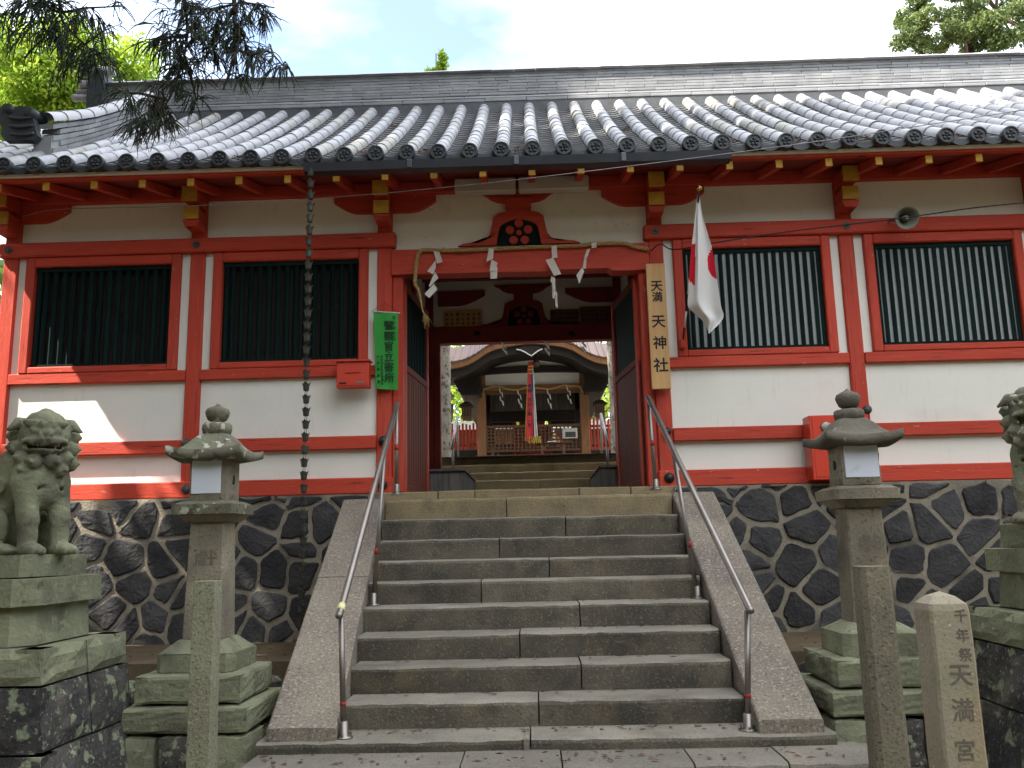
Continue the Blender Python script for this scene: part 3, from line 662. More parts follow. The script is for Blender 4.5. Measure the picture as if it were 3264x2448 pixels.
# plaques with names on the rear frame
def plaque(px0, px1, py0, py1, label, m='brownwood'):
    a = P(px0, py1, YB+.05); b = P(px1, py0, YB+.05)
    t = thing('donor_plaque', label, 'plaque', ((a.x+b.x)/2, YB+.05, a.z))
    MB().box(a.x, b.x, YB+.03, YB+.06, a.z, b.z, .006).build('board', m, t)
    mb = MB(); n = 7; items = []
    tx = '奉納者氏名御寄進町内会'
    for k in range(n):
        for j in range(4): items.append((tx[(k*3+j) % len(tx)], a.x+(k+.6)*(b.x-a.x)/(n+.2), YB+.028, b.z-.07-j*.075, .055))
    lettering(mb, items, .012, .001).build('lettering', 'ink', t)
plaque(1415, 1537, 988, 1043, 'unpainted wooden plaque with columns of writing, left of the inner crest', 'signwood')
plaque(1755, 1845, 985, 1040, 'dark plaque with columns of writing right of the inner crest')
plaque(1850, 1955, 975, 1035, 'rightmost dark plaque with columns of writing under the passage ceiling')
# rest of the building: rear wall, gable end, core so that no light leaks through
beam('rear_wall', -5.95, PX[3]-.12, YB, YB+.15, 1.9, 7.2, 'plaster', 0); beam('rear_wall', PX[4]+.12, 8.0, YB, YB+.15, 1.9, 7.2, 'plaster', 0)
beam('rear_wall', PX[3]-.11, PX[4]+.11, YB+.16, YB+.25, 5.3, 7.2, 'plaster', 0)
beam('room_floor', -6.0, PX[3]-.12, 9.6, YB, 2.0, 2.2, 'darkroom', 0); beam('room_floor', PX[4]+.12, 8.0, 9.6, YB, 2.0, 2.2, 'darkroom', 0)
for x in (-5.9, 7.9): beam('gable_wall', x-.05, x+.05, 9.55, YB, 2.0, 6.2, 'plaster', 0)
# ================================================================ tiled roof
TP = .327; TX0 = P(1697, 467, EY).x          # tile column spacing
RX0, RX1 = -6.52, 8.3
def slope_pt(d):                              # d metres up from the eave, horizontally
    return EY+d, roofz(EY+d)
roof = put('roof', MB().grid([[(x, slope_pt(d)[0], slope_pt(d)[1]-.045) for x in (RX0, RX1)] for d in np.linspace(.04, 3.45, 12)]).mesh('roof', 'tiledark'), gate)
MB().grid([[(x, 11.9+d, roofz(11.9)-.05-.62*d) for x in (RX0, RX1)] for d in np.linspace(0, 2.35, 8)]).build('rear_slope', 'tiledark', roof)
def frame_at(d):
    y, z = slope_pt(d); y2, z2 = slope_pt(d+.05); t = Vector((0, y2-y, z2-z)).normalized(); return Vector((0, y, z)), t, Vector((0, -t.z, t.y))
cols = [TX0+k*TP for k in range(-21, 26) if RX0+.05 < TX0+k*TP < RX1-.05]
# -- round roll tiles: half pipes that taper under the next one
def roll_mesh(d, L, r0=.082, r1=.077):
    o, t, n = frame_at(d); mb = MB(); N = 9; rows = []
    for (s, r) in ((0, r0*.955), (0, r0), (.03, r0*1.0), (.045, r0*.985), (L, r1)):
        rows.append([(r*math.cos(PI*k/N)*1.0, (t*s+n*(r*math.sin(PI*k/N)*1.05)).y, (t*s+n*(r*math.sin(PI*k/N)*1.05)).z) for k in range(N+1)])
    mb.grid(rows); mb.f = [f[::-1] for f in mb.f]; return mb
NR = 12; DL = 3.42/NR
meshes = []
for j in range(NR):
    d = .02+j*DL; o, t, n = frame_at(d); L = DL/t.y+.03
    meshes.append((roll_mesh(d, L), o))
order = sorted([(j, abs(x), x) for j in range(NR) for x in cols], key=lambda q: (q[0]*.9+max(0, q[1]-5.2)*4))
mecache = {}; rest = MB(); cnt = 0
for j, _, x in order:
    mb, o = meshes[j]
    if cnt < 298:
        if j not in mecache: mecache[j] = mb.mesh('roll_tile', 'tile', True)
        put('roll_tile', mecache[j], roof, loc=(x, o.y, o.z+random.uniform(-.004, .004))); cnt += 1
    else: rest.add([(v[0]+x+random.uniform(-.003, .003), v[1]+o.y, v[2]+o.z) for v in mb.v], mb.f)
rest.build('upper_roll_tiles', 'tile', roof, True, kind='stuff')
# -- concave pan tiles between them
NPN = 25; DPN = 3.4/NPN
def pan_mesh(d, L):
    o, t, n = frame_at(d); mb = MB(); N = 6; w = TP*.5; rows = []
    prof = [(-w+2*w*k/N, .052*((2*k/N-1)**2)-.03) for k in range(N+1)]
    for s, off in ((0, -.012), (0, .012), (L, -.004)):
        rows.append([(a, (t*s+n*(b+off)).y, (t*s+n*(b+off)).z) for a, b in prof])
    mb.grid(rows); mb.f = [f[::-1] for f in mb.f]; return mb
pan = []
for j in range(NPN):
    d = .03+j*DPN; o, t, n = frame_at(d); pan.append((pan_mesh(d, DPN/t.y+.02), o))
order = sorted([(j, abs(x), x+TP/2) for j in range(NPN) for x in cols], key=lambda q: (q[0]+max(0, q[1]-5.2)*4))
mecache = {}; rest = MB(); cnt = 0
for j, _, x in order:
    mb, o = pan[j]
    if cnt < 298:
        if j not in mecache: mecache[j] = mb.mesh('pan_tile', 'tiledark', True)
        put('pan_tile', mecache[j], roof, loc=(x+random.uniform(-.006, .006), o.y, o.z)); cnt += 1
    else: rest.add([(v[0]+x, v[1]+o.y, v[2]+o.z+random.uniform(-.002, .002)) for v in mb.v], mb.f)
rest.build('upper_pan_tiles', 'tiledark', roof, True, kind='stuff')
# -- end discs with a plum crest and drooping eave pans
mb = MB(); r = .088
mb.lathe([(r, -.05), (r, .012), (r*.93, .022), (r*.80, .022), (r*.77, .010), (.004, .008)], (0, 0, 0), 24, 'y')
disc = mb.mesh('eave_disc', 'disc', False)
bossm = MB()
for q in range(6):
    a = PI/2+q*2*PI/5; rr = .019 if q < 5 else .012; cx, cz = (.034*math.cos(a), .034*math.sin(a)) if q < 5 else (0, 0)
    bossm.lathe([(rr, 0), (rr*.8, .008), (rr*.35, .013)], (cx, -.009, cz), 8, 'y')
crest = bossm.mesh('plum_crest', 'disc', True)
lip = MB(); w = TP*.5-.03
prof = [(-w+2*w*k/8, .055*((2*k/8-1)**2)) for k in range(9)]
lip.add([(a, 0, b) for a, b in prof]+[(a, 0, b-.050-.010*(1-(2*i/8-1)**2)) for i, (a, b) in enumerate(prof)], [(i, 9+i, 10+i, i+1) for i in range(8)])
lip.add([(a, 0, b) for a, b in prof]+[(a, .14, b+.07) for a, b in prof], [(i, i+1, 10+i, 9+i) for i in range(8)])
lipm = lip.mesh('eave_pan', 'disc', False)
y0, z0 = slope_pt(0)
for x in cols:
    o = put('eave_disc', disc, roof, loc=(x, EY-.01, z0+.012+random.uniform(-.004, .004)))
    put('plum_crest', crest, o, loc=(x, EY-.012, o.location.z))
    put('eave_pan', lipm, roof, loc=(x+TP/2, EY+.02, z0-.020))
beam('eave_bed', RX0, RX1, EY+.04, 8.62, P(700, 535, 8.53).z+.002, z0-.03, 'darkroom', 0, roof)
# -- main ridge: courses of flat tiles, base mouldings and cap
YR = 11.80; zb = P(1690, 313, YR).z; zt_ = P(1690, 219, YR).z
ridge = put('ridge', MB().box(-6.2, 8.3, YR+.02, YR+.36, zb-.55, zt_-.05).mesh('ridge', 'noshi'), gate)
NC = 8; ch = (zt_-.03-(zb+.06))/NC; TL = .43
nm = [MB().box(.002, TL-.002, 0, .05, .002, ch-.004, .004).mesh('ridge_tile', 'noshi') for _ in range(2)]
for j in range(NC):
    x = -6.2-(j % 2)*TL*.5+random.uniform(-.05, .05)
    while x < 8.0:
        put('ridge_tile', nm[j % 2], ridge, loc=(x, YR-.02+(j*.004)+random.uniform(-.003, .003), zb+.06+j*ch+random.uniform(-.002, .002))); x += TL
for j, (zz, yy, hh, mm) in enumerate(((zb-.03, YR-.10, .035, 'noshi_top'), (zb-.10, YR-.13, .05, 'noshi'))):
    me = MB().box(.002, .598, 0, .2, 0, hh, .008).mesh('ridge_base_tile', mm); x = -6.25-j*.3
    while x < 8.0: put('ridge_base_tile', me, ridge, loc=(x, yy, zz+random.uniform(-.003, .003))); x += .6
me = MB().prism([(-.06, 0), (.44, 0), (.40, .035), (.19, .07), (-.02, .035)], .002, .318, axis='x').mesh('ridge_cap', 'noshi_top'); x = -6.2
while x < 8.0: put('ridge_cap', me, ridge, loc=(x, YR, zt_-.032+random.uniform(-.003, .003))); x += .32
# dark mortar skirting under the ridge, scalloped by the rolls
MB().box(-6.2, 8.3, YR-.12, YR+.1, zb-.30, zb-.105).build('ridge_skirt', 'tiledark', ridge)
# ridge end stack on the left: tile rolls and a plate
end = put('ridge_end', MB().prism([(-6.42, zb-.1), (-6.18, zb-.1), (-6.18, zt_+.12), (-6.30, zt_+.18), (-6.42, zt_)], YR-.12, YR+.40).mesh('ridge_end', 'disc'), gate)
for (pa, pb, pc, rr) in ((257, 335, 228, .072), (254, 312, 268, .068), (244, 306, 292, .05), (229, 290, 310, .055)):
    a = P(pa, pc, YR-.05); b = P(pb+25, pc, YR-.05)
    MB().lathe([(rr*.85, 0), (rr, .01), (rr, b.x-a.x)], (a.x, YR-.02, a.z), 14, 'x').build('end_roll', 'tile', end, True)
# -- descending ridge near the gable, with its ornamental end tile
XD = P(140, 400, 9.1).x+.03
down = put('descending_ridge', MB().prism([(9.05, roofz(9.05)), (9.05, roofz(9.05)+.26), (9.9, roofz(9.9)+.14), (11.7, roofz(11.7)+.14), (11.7, roofz(11.7))], XD-.10, XD+.10, axis='x').mesh('descending_ridge', 'noshi'), gate)
def down_h(y): return .34+.06*max(0, (9.9-y))/.85
for j in range(5):
    y = 9.06+(j % 2)*.14
    while y < 11.45:
        y2 = min(y+.30, 11.55); h0, h1 = down_h(y)*(j+.15)/5.4, down_h(y2)*(j+.15)/5.4; q0, q1 = down_h(y)*(j+.95)/5.4, down_h(y2)*(j+.95)/5.4
        MB().prism([(y+.003, roofz(y)+.05+h0), (y2-.003, roofz(y2)+.05+h1), (y2-.003, roofz(y2)+.05+q1), (y+.003, roofz(y)+.05+q0)], XD-.125+.006*j, XD+.125-.006*j, axis='x').build('ridge_tile', 'noshi', down); y = y2
y = 9.02
while y < 11.45:
    y2 = min(y+.29, 11.5); mb = MB(); rows = []
    for (yy, s) in ((y, 1.06), (y+.03, 1.04), (y2+.02, .97)):
        zc = roofz(yy)+.05+down_h(yy); rows.append([(XD+.125*s*math.cos(PI*k/10), yy, zc+.115*s*math.sin(PI*k/10)) for k in range(11)])
    mb.grid(rows); mb.f = [f[::-1] for f in mb.f]; mb.build('ridge_roll', 'noshi_top', down, True); y = y2
def c1(px, py, Y=8.99): q = P(px/4.254, 180+py/4.254, Y); return (q.x, q.z)
on = [c1(*p) for p in ((20, 740), (75, 700), (110, 660), (250, 720), (330, 700), (470, 740), (500, 940), (548, 1100), (480, 1165), (100, 1165), (45, 1080), (75, 1010), (30, 940))]
o = MB().prism(on, 8.93, 9.03).build('ornamental_end_tile', 'disc', down)
for (px, py, rr) in ((110, 700, .055), (395, 755, .062)):
    q = c1(px, py, 8.9); MB().tube([(q[0], 8.90, q[1]), (q[0], 9.16, q[1]+.03)], rr, 12).build('end_roll', 'disc', o, True)
for k in range(3):
    a = c1(120+k*10, 820+k*110, 8.92); b = c1(430+k*15, 820+k*110, 8.92)
    MB().tube(curve([(a[0], 8.925, a[1]), ((a[0]+b[0])/2, 8.90, a[1]-.035), (b[0], 8.925, b[1])], 5), .018, 6).build('end_moulding', 'disc', o, True)
# cedar litter caught between the rolls
for k in range(16):
    x = random.choice(cols)+TP/2; d = random.choice((.1, .15, .9, 1.5, 2.2))+random.uniform(-.06, .06); y, z = slope_pt(d); mb = MB()
    for q in range(26):
        a = random.uniform(0, 2*PI); L = random.uniform(.02, .06); px, py = x+random.gauss(0, .035), y+random.gauss(0, .05)
        zz = roofz(py)+random.uniform(-.02, .03); mb.tube([(px, py, zz), (px+L*math.cos(a), py+L*math.sin(a), zz+random.uniform(-.01, .03)+L*math.sin(a)*.6)], .003, 3, False)
    mb.build('leaf_litter', 'litter', roof, kind='stuff')

# ================================================================ gutter and rain chain
gt = thing('rain_gutter', 'dark box gutter hung under the eave above the gateway', 'gutter', P(1640, 520, 8.30))
ga, gb_ = P(967, 535, 8.28), P(2332, 500, 8.28); zg = P(1640, 500, 8.28).z
nseg = 4
for k in range(nseg):
    x0, x1 = lerp(ga.x, gb_.x, k/nseg), lerp(ga.x, gb_.x, (k+1)/nseg)
    MB().prism([(8.27, zg), (8.26, zg+.012), (8.285, zg-.115), (8.42, zg-.115), (8.43, zg), (8.42, zg), (8.41, zg-.10), (8.295, zg-.10)][::1] if False else [(8.262, zg), (8.285, zg-.085), (8.42, zg-.085), (8.435, zg), (8.425, zg), (8.41, zg-.072), (8.295, zg-.072), (8.272, zg)], x0+.001, x1-.001, axis='x').build('gutter_length', 'gutter', gt)
    if k: MB().box(x0-.025, x0+.025, 8.257, 8.29, zg-.088, zg+.004, .003).build('gutter_joint', 'gutter', gt)
for xx in (ga.x+.004, gb_.x-.004): MB().prism([(8.26, zg+.003), (8.283, zg-.088), (8.422, zg-.088), (8.437, zg+.003)], xx-.004, xx+.004, axis='x').build('gutter_end', 'gutter', gt)
for k in range(8):
    x = lerp(ga.x, gb_.x, (k+.5)/8); MB().tube([(x, 8.265, zg+.004), (x, 8.35, zg+.012), (x, 8.46, zg+.02)], .006, 5).build('gutter_strap', 'gutter', gt)
rc = thing('rain_chain', 'copper rain chain of small cups hanging from the left gutter end', 'rain chain', (P(985, 1800, 8.3).x, 8.3, .6))
xc = P(990, 560, 8.3).x; zz = P(990, 552, 8.3).z
cup = MB(); rows = []
for (r, h, pet) in ((.012, -.034, 0), (.024, -.036, 0), (.027, -.030, 0), (.030, .0, 0), (.033, .018, .05), (.042, .040, .12)):
    rows.append([((r*(1+pet*math.cos(4*a)))*math.cos(a), (r*(1+pet*math.cos(4*a)))*math.sin(a), h+(.012*math.cos(4*a) if pet > .1 else 0)) for a in np.linspace(0, 2*PI, 17)])
cup.grid(rows); cupm = cup.mesh('chain_cup', 'copper', True)
ringm = MB().tube([(.010*math.cos(a), 0, .030*math.sin(a)) for a in np.linspace(0, 2*PI, 9)], .0028, 5, False).mesh('chain_link', 'copper', True)
k = 0
while zz > .75:
    o = put('chain_cup', cupm, rc, loc=(xc+.004*math.sin(k*.7), 8.3, zz)); put('chain_link', ringm, o, loc=(o.location.x, 8.3, zz-.062)); zz -= .1235; k += 1
# ================================================================ stone lanterns
def frustum(mb, cx, cy, w0, z0, w1, z1, ch=0.0):
    """square (chamfered) frustum, w = half widths"""
    rows = []
    for w, z in ((w0, z0), (w1, z1)):
        c = ch*w
        rows.append([(cx+a*w+e*c, cy+b*w+f*c, z) for a, b, e, f in ((-1, -1, 1, 0), (1, -1, -1, 0), (1, -1, 0, 1), (1, 1, 0, -1), (1, 1, -1, 0), (-1, 1, 1, 0), (-1, 1, 0, -1), (-1, -1, 0, 1))])
    vs = rows[0]+rows[1]; n = 8
    return mb.add(vs, [tuple(range(n))[::-1], tuple(range(n, 2*n))]+[(i, (i+1) % n, n+(i+1) % n, n+i) for i in range(n)])
def rough_block(cx, cy, wx, wy, z0, z1, b=.03, j=.006, n=5):
    """rough hewn block: gridded box, worn edges"""
    mb = MB()
    def face(o, u, v):
        rows = []
        for i in range(n+1):
            rows.append([tuple(Vector(o)+Vector(u)*(i/n)+Vector(v)*(k/n)) for k in range(n+1)])
        mb.grid(rows)
    X, Y, Z = 2*wx, 2*wy, z1-z0; x, y = cx-wx, cy-wy
    face((x, y, z0), (X, 0, 0), (0, 0, Z)); face((x+X, y+Y, z0), (-X, 0, 0), (0, 0, Z)); face((x+X, y, z0), (0, Y, 0), (0, 0, Z)); face((x, y+Y, z0), (0, -Y, 0), (0, 0, Z))
    face((x, y, z1), (X, 0, 0), (0, Y, 0)); face((x, y+Y, z0), (X, 0, 0), (0, -Y, 0))
    rnd = {}; out = []
    for v in mb.v:
        k = tuple(round(c, 4) for c in v)
        if k not in rnd:
            ex = min(abs(v[0]-x), abs(v[0]-x-X)) < 1e-5; ey = min(abs(v[1]-y), abs(v[1]-y-Y)) < 1e-5; ez = min(abs(v[2]-z0), abs(v[2]-z1)) < 1e-5
            p = Vector(v)
            if ex+ey+ez >= 2:
                d = Vector(((cx-v[0]) if ex else 0, (cy-v[1]) if ey else 0, ((z0+z1)/2-v[2]) if ez else 0))
                d = Vector((math.copysign(1, d.x) if ex else 0, math.copysign(1, d.y) if ey else 0, math.copysign(1, d.z) if ez else 0)); p += d*b*random.uniform(.35, .7)
            rnd[k] = p+Vector((random.uniform(-j, j), random.uniform(-j, j), random.uniform(-j, j)))
        out.append(tuple(rnd[k]))
    mb.v = out; return mb
def stone_lantern(label, axis, rows, mats, cap):
    """rows: survey heights (photo rows) down the axis"""
    Yc = 6.3; ax = P(*axis, Yc).x; px = axis[0]
    g = lambda py, Y: P(px, py, Y).z
    zt, zfb, zcb = g(rows[0], Yc), g(rows[1], Yc), g(rows[2], Yc)
    zk = g(rows[3], 6.05); zf1 = g(rows[4], 6.15)+.015; zf0 = g(rows[5], 6.15); zc1, zc0 = g(rows[6], 6.07), g(rows[7], 6.07); zs1 = g(rows[8], 6.18); zs0 = g(rows[9], 6.18)
    zki1, zki0 = g(rows[10], 6.04), g(rows[11], 6.04); z2 = g(rows[12], 5.93); z3 = g(rows[13], 5.87)
    t = thing('stone_lantern', label, 'stone lantern', (ax, Yc, 0), 'stone lanterns flanking the stairs')
    n = 24
    # finial: onion with a point; collar
    h = zt-zfb
    fin = MB().lathe([(.03, zfb), (.066, zfb+.02), (.083, zfb+h*.35), (.086, zfb+h*.55), (.078, zfb+h*.72), (.045, zfb+h*.83), (.018, zfb+h*.92), (.010, zt)], (ax, Yc, 0), n); fin.jitter(.0025).build('finial', mats[2], t, True)
    hh = zfb-zcb
    cr = MB(); rows_ = []
    for r, z in ((.075, zcb), (.100, zcb+hh*.15), (.107, zcb+hh*.5), (.104, zcb+hh*.8), (.085, zfb-.003), (.02, zfb)):
        rows_.append([(ax+r*(1+.05*math.cos(8*a))*math.cos(a), Yc+r*(1+.05*math.cos(8*a))*math.sin(a), z) for a in np.linspace(0, 2*PI, 33)])
    cr.grid(rows_); cr.jitter(.002).build('collar', mats[2], t, True)
    # roof: square plan, swelling back, upturned corners
    A = .252; N = 28; kz = zk; top = []; bot = []
    for i in range(N+1):
        rt, rb = [], []
        for j in range(N+1):
            u, v = 2*i/N-1, 2*j/N-1; mxx = max(abs(u), abs(v)); mnn = min(abs(u), abs(v)); rr = math.hypot(u, v)
            corner = (mnn*mxx)**1.6
            mr = .5*mxx+.5*min(1, rr*.86); prof = (zcb+.01-kz-.06)*(.5+.5*math.cos(PI*min(1, max(0, (mr-.26)/.72))))+.065
            x, y = ax+u*A*(1+.06*corner), Yc+v*A*(1+.06*corner)
            nz = random.uniform(-.002, .002)
            rt.append((x, y, kz+prof+.036*corner+nz)); rb.append((x, y, kz+(.0 if mxx > .55 else .02)+.042*corner-.012*(1-mxx)))
        top.append(rt); bot.append(rb)
    mb = MB().grid(top); mb.f = [f[::-1] for f in mb.f]; b2 = MB().grid(bot); mb.add(b2.v, b2.f)
    M1 = (N+1)*(N+1)
    edge = [(0, j) for j in range(N)]+[(i, N) for i in range(N)]+[(N, j) for j in range(N, 0, -1)]+[(i, 0) for i in range(N, 0, -1)]
    for q in range(len(edge)):
        a, b = edge[q], edge[(q+1) % len(edge)]; ia, ib = a[0]*(N+1)+a[1], b[0]*(N+1)+b[1]; mb.f.append((ia, ib, M1+ib, M1+ia)); mb.mi.append(0)
    mb.build('lantern_roof', mats[2] if cap else mats[0], t, True)
    # fire box with paper panel in front, small moon hole at the side
    fb = rough_block(ax, Yc, .143, .143, zf0-.005, zf1+.02, .018, .003, 6).build('fire_box', mats[1], t)
    MB().box(ax-.135+.02, ax+.075+(.02 if not cap else .045), Yc-.149, Yc-.141, zf0+.055, zf1-.022, .002).build('paper_panel', 'paperpanel', fb)
    sx = .144 if not cap else -.144
    MB().prism([(Yc-.02+.022*math.cos(a), (zf0+zf1)/2+.035*math.sin(a)) for a in np.linspace(0, 2*PI, 9)[:-1]], ax+sx-.004, ax+sx+.004, axis='x').build('side_hole', 'darkroom', fb)  # dark plate; the hole's shade is put into colour
    # platform slab with undercut, shaft, base and tiers
    pl = MB(); frustum(pl, ax, Yc, .225, zc0, .23, zc1-.012, .12); pl.build('platform', mats[0], t)
    pl2 = MB(); frustum(pl2, ax, Yc, .15, zs1, .215, zc0-.002, .12); pl2.build('platform_underside', mats[1], t)
    pl3 = MB(); frustum(pl3, ax, Yc, .222, zc1-.011, .18, zc1+.012, .12); pl3.build('platform_top', mats[0], t)
    sh = MB(); frustum(sh, ax, Yc, .140, zs0, .122, zs1-.002, .10); so = sh.build('shaft', mats[1], t)
    lz = P(px, rows[15], 6.17).z
    lettering(MB(), [('獻', ax+(.0 if not cap else .01), Yc-.1262, lz, .17)], .012, .002).build('shaded_character', 'groove_shade', so)
    ki = MB(); frustum(ki, ax, Yc, .265, zki0, .268, zki1, .16); frustum(ki, ax, Yc, .262, zki1+.001, .16, zs0-.002, .16); ki.jitter(.004).build('base', 'moss', t)
    rough_block(ax, Yc, .36, .36, z2, zki0-.004, .016, .003, 7).build('tier', 'moss', t)
    rough_block(ax, Yc, .43, .43, z3, z2-.006, .016, .003, 7).build('tier', 'moss', t)
    for k in range(3): rough_block(ax-.30+k*.30, Yc-.25, .145, .2, -.02, z3-.008, .03, .008, 4).build('foundation_stone', 'mossdark' if k == 1 else 'moss', t)
    for k in range(2): rough_block(ax-.22+k*.44, Yc+.20, .21, .23, -.02, z3-.010, .03, .008, 4).build('foundation_stone', 'moss', t)
    return t
stone_lantern('lichen-spotted stone lantern with white paper panel left of the stairs', (694, 1310), [1288, 1348, 1390, 1462, 1463, 1597, 1600, 1637, 1663, 2036, 2085, 2142, 2247, 2340, 0, 1790], ('lantern', 'lanternwarm', 'lantern'), False)
stone_lantern('brown-capped stone lantern with white paper panel right of the stairs', (2700, 1250), [1240, 1305, 1342, 1416, 1417, 1547, 1552, 1590, 1618, 1985, 2022, 2093, 2197, 2290, 0, 1742], ('lanternwarm', 'lanternwarm', 'lanternhead'), True)

# ================================================================ stone posts in the foreground
def slim_post(name, label, px, py, Y, w, m, ch, lean=0, wy=None):
    q = P(px, py, Y); t = thing(name, label, 'stone post', (q.x, Y, 0)); mb = MB(); n = 10; wy = wy or w
    rows = []
    for i in range(n+1):
        z = lerp(-.05, q.z, i/n); s = lerp(1.06, 1.0, i/n); c = ch*w; o = lean*(i/n-1); e = random.uniform(-.0025, .0025)
        if i == n: s *= .985
        pts = [(-w+c, -wy), (w-c, -wy), (w, -wy+c), (w, wy-c), (w-c, wy), (-w+c, wy), (-w, wy-c), (-w, -wy+c)]
        rows.append([(q.x+a*s+o+e, Y+wy+b*s+e, z) for a, b in pts+[pts[0]]])
    mb.grid(rows); k = len(mb.v); mb.f.append(tuple(range(n*9, n*9+8))); mb.mi.append(0)
    mb.build('post_body', m, t); return t, q
slim_post('granite_post', 'slim square greenish granite post in front of the left lantern', 652, 1853, 4.95, .061, 'granitepost', .06)
slim_post('granite_post', 'slim brown eight-sided granite post in front of the right lantern', 2794, 1806, 4.85, .083, 'granitepost2', .30)
# inscribed pillar at the right
Yp = 4.12; q0 = P(2964, 1945, Yp); q1 = P(3093, 1935, Yp); wz = (q1.x-q0.x)/2; cxp = (q0.x+q1.x)/2
pil = thing('inscribed_pillar', 'thick stone pillar with carved writing and low pyramid top at right', 'stone pillar', (cxp, Yp+wz, 0))
zt = (q0.z+q1.z)/2-.01; n = 10; rows = []
for i in range(n+1):
    z = lerp(-.05, zt, i/n); s = lerp(1.06, 1.0, i/n); c = .012; w = wz*s
    pts = [(-w+c, -w), (w-c, -w), (w, -w+c), (w, w-c), (w-c, w), (-w+c, w), (-w, w-c), (-w, -w+c)]; e = random.uniform(-.002, .002)
    rows.append([(cxp+a+e, Yp+wz+b, z) for a, b in pts+[pts[0]]])
for s, dz in ((.93, .03), (.55, .062), (.02, .082)): rows.append([(cxp+(a)*s, Yp+wz+(b)*s, zt+dz) for a, b in [(x-cxp, y-Yp-wz) for x, y, _ in rows[n]]])
body = MB().grid(rows).build('pillar_body', 'pillar', pil)
items = []
for ch, px, py, sz in (('千', 3062, 1962, .062), ('年', 3068, 2024, .062), ('祭', 3077, 2086, .062), ('天', 3062, 2152, .105), ('満', 3069, 2262, .105), ('宮', 3076, 2390, .098)):
    q = P(px, py, Yp-.001); s = lerp(1.06, 1.0, max(0, q.z)/zt); items.append((ch, q.x, Yp-wz*(s-1)-.0008, q.z, sz))
for it in items: lettering(MB(), [it], .010, .0012).build('shaded_character', 'groove_shade', body)

# ================================================================ handrails
def handrail(label, feet, ends, m='steel'):
    F = [PZ(px, py, z) for px, py, z in feet]
    t = thing('handrail', label, 'handrail', F[0], 'steel handrails on the stairs')
    a = P(ends[0][0], ends[0][1], F[0].y-.06); b = P(ends[1][0], ends[1][1], F[2].y+.04)
    d = (b-a).normalized()
    MB().tube([a-d*.0, a+d*.02, lerp(a, b, .5), b-d*.02, b], [.012, .024, .024, .024, .014], 14).build('rail', 'steel', t, True)
    MB().lathe([(.012, -.024), (.024, -.012), (.026, 0), (.024, .012), (.012, .024)], a, 12).build('rail_end', 'steel', t, True)
    for i, f in enumerate(F):
        s = (f.y-a.y)/(b.y-a.y); rz = lerp(a.z, b.z, s); rx = lerp(a.x, b.x, s)
        MB().tube([(f.x, f.y, f.z+.01), (rx, f.y, rz-.05)], .019, 12).build('rail_post', 'steel', t, True)
        MB().tube([(rx, f.y, rz-.06), (rx, f.y, rz-.01)], .008, 8).build('rail_bracket', 'steel', t, True)
        MB().lathe([(.062, f.z), (.062, f.z+.008), (.030, f.z+.014), (.028, f.z+.10), (.020, f.z+.105)], (f.x, f.y, 0), 16).build('foot_flange', 'steel', t, True)
        for k in range(3): an = k*2.1+.5; MB().lathe([(.007, f.z+.008), (.007, f.z+.028)], (f.x+.046*math.cos(an), f.y+.046*math.sin(an), 0), 6).build('bolt', 'steel', t)
        zz = f.z+(.20 if i == 0 else .42)
        sx = lerp(f.x, rx, (zz-f.z)/(rz-f.z))
        MB().tube([(sx, f.y, zz), (sx, f.y, zz+(.022 if i == 0 else .055))], .0203, 12).build('red_tape', 'tape_red', t, True)
    return t, a, b, d
t, a, b, d = handrail('steel handrail with a yellow-taped lower end, left side of the stairs', [(1095, 2352, .281), (1190, 1930, 1.0), (1264, 1578, 1.953)], [(1081, 1962), (1267, 1283)])
MB().tube([a+d*.05, a+d*.065], .0252, 12).build('yellow_tape', 'tape_yellow', t); MB().tube([a+d*.0655, a+d*.09], .0252, 12).build('white_tape', 'tape_white', t); MB().tube([a+d*.0905, a+d*.105], .0252, 12).build('yellow_tape', 'tape_yellow', t)
handrail('plain steel handrail, right side of the stairs', [(2385, 2328, .281), (2224, 1908, 1.0), (2091, 1562, 1.953)], [(2392, 1945), (2064, 1263)])

# ================================================================ things on the facade
# green banner
def quadmap(c, u, v): return lerp(lerp(c[0], c[1], u), lerp(c[2], c[3], u), v)
Yb_ = 9.33
bc = [P(1190, 994, Yb_), P(1269, 998, Yb_), P(1198, 1239, Yb_), P(1269, 1243, Yb_)]
bn = thing('green_banner', 'bright green cloth banner with black vertical writing by the gate', 'banner', bc[2])
rows = [[tuple(quadmap(bc, u, v)+Vector((0, .008*math.sin(u*7+v*4)-.006*math.sin(v*9), 0))) for u in np.linspace(0, 1, 13)] for v in np.linspace(0, 1, 31)]
MB().grid(rows).build('cloth', 'banner', bn, True)
a, b = P(1183, 993, Yb_), P(1275, 998, Yb_); MB().tube([a, b], .008, 8).build('rod', 'tape_white', bn, True)
MB().tube([a, P(1226, 965, 9.385), b], .0025, 5).build('cord', 'cable', bn)
items = []
for k, ch in enumerate('警察官立寄所'):
    q = quadmap(bc, .62, .17+k*.137); lettering(MB(), [(ch, q.x, Yb_-.018, q.z, .112)], .016, .001).build('printed_character', 'bannerink', bn)
items = []
for k, ch in enumerate('文化財防犯'):
    q = quadmap(bc, .84, .065+k*.068); items.append((ch, q.x, Yb_-.018, q.z, .042))
for k, ch in enumerate('奈良地区防犯協議会'):
    q = quadmap(bc, .31, .585+k*.043); items.append((ch, q.x, Yb_-.018, q.z, .032))
for k, ch in enumerate('奈良警察署'):
    q = quadmap(bc, .15, .585+k*.082); items.append((ch, q.x, Yb_-.018, q.z, .032))
lettering(MB(), items, .01, .001).build('small_lettering', 'bannerink', bn)
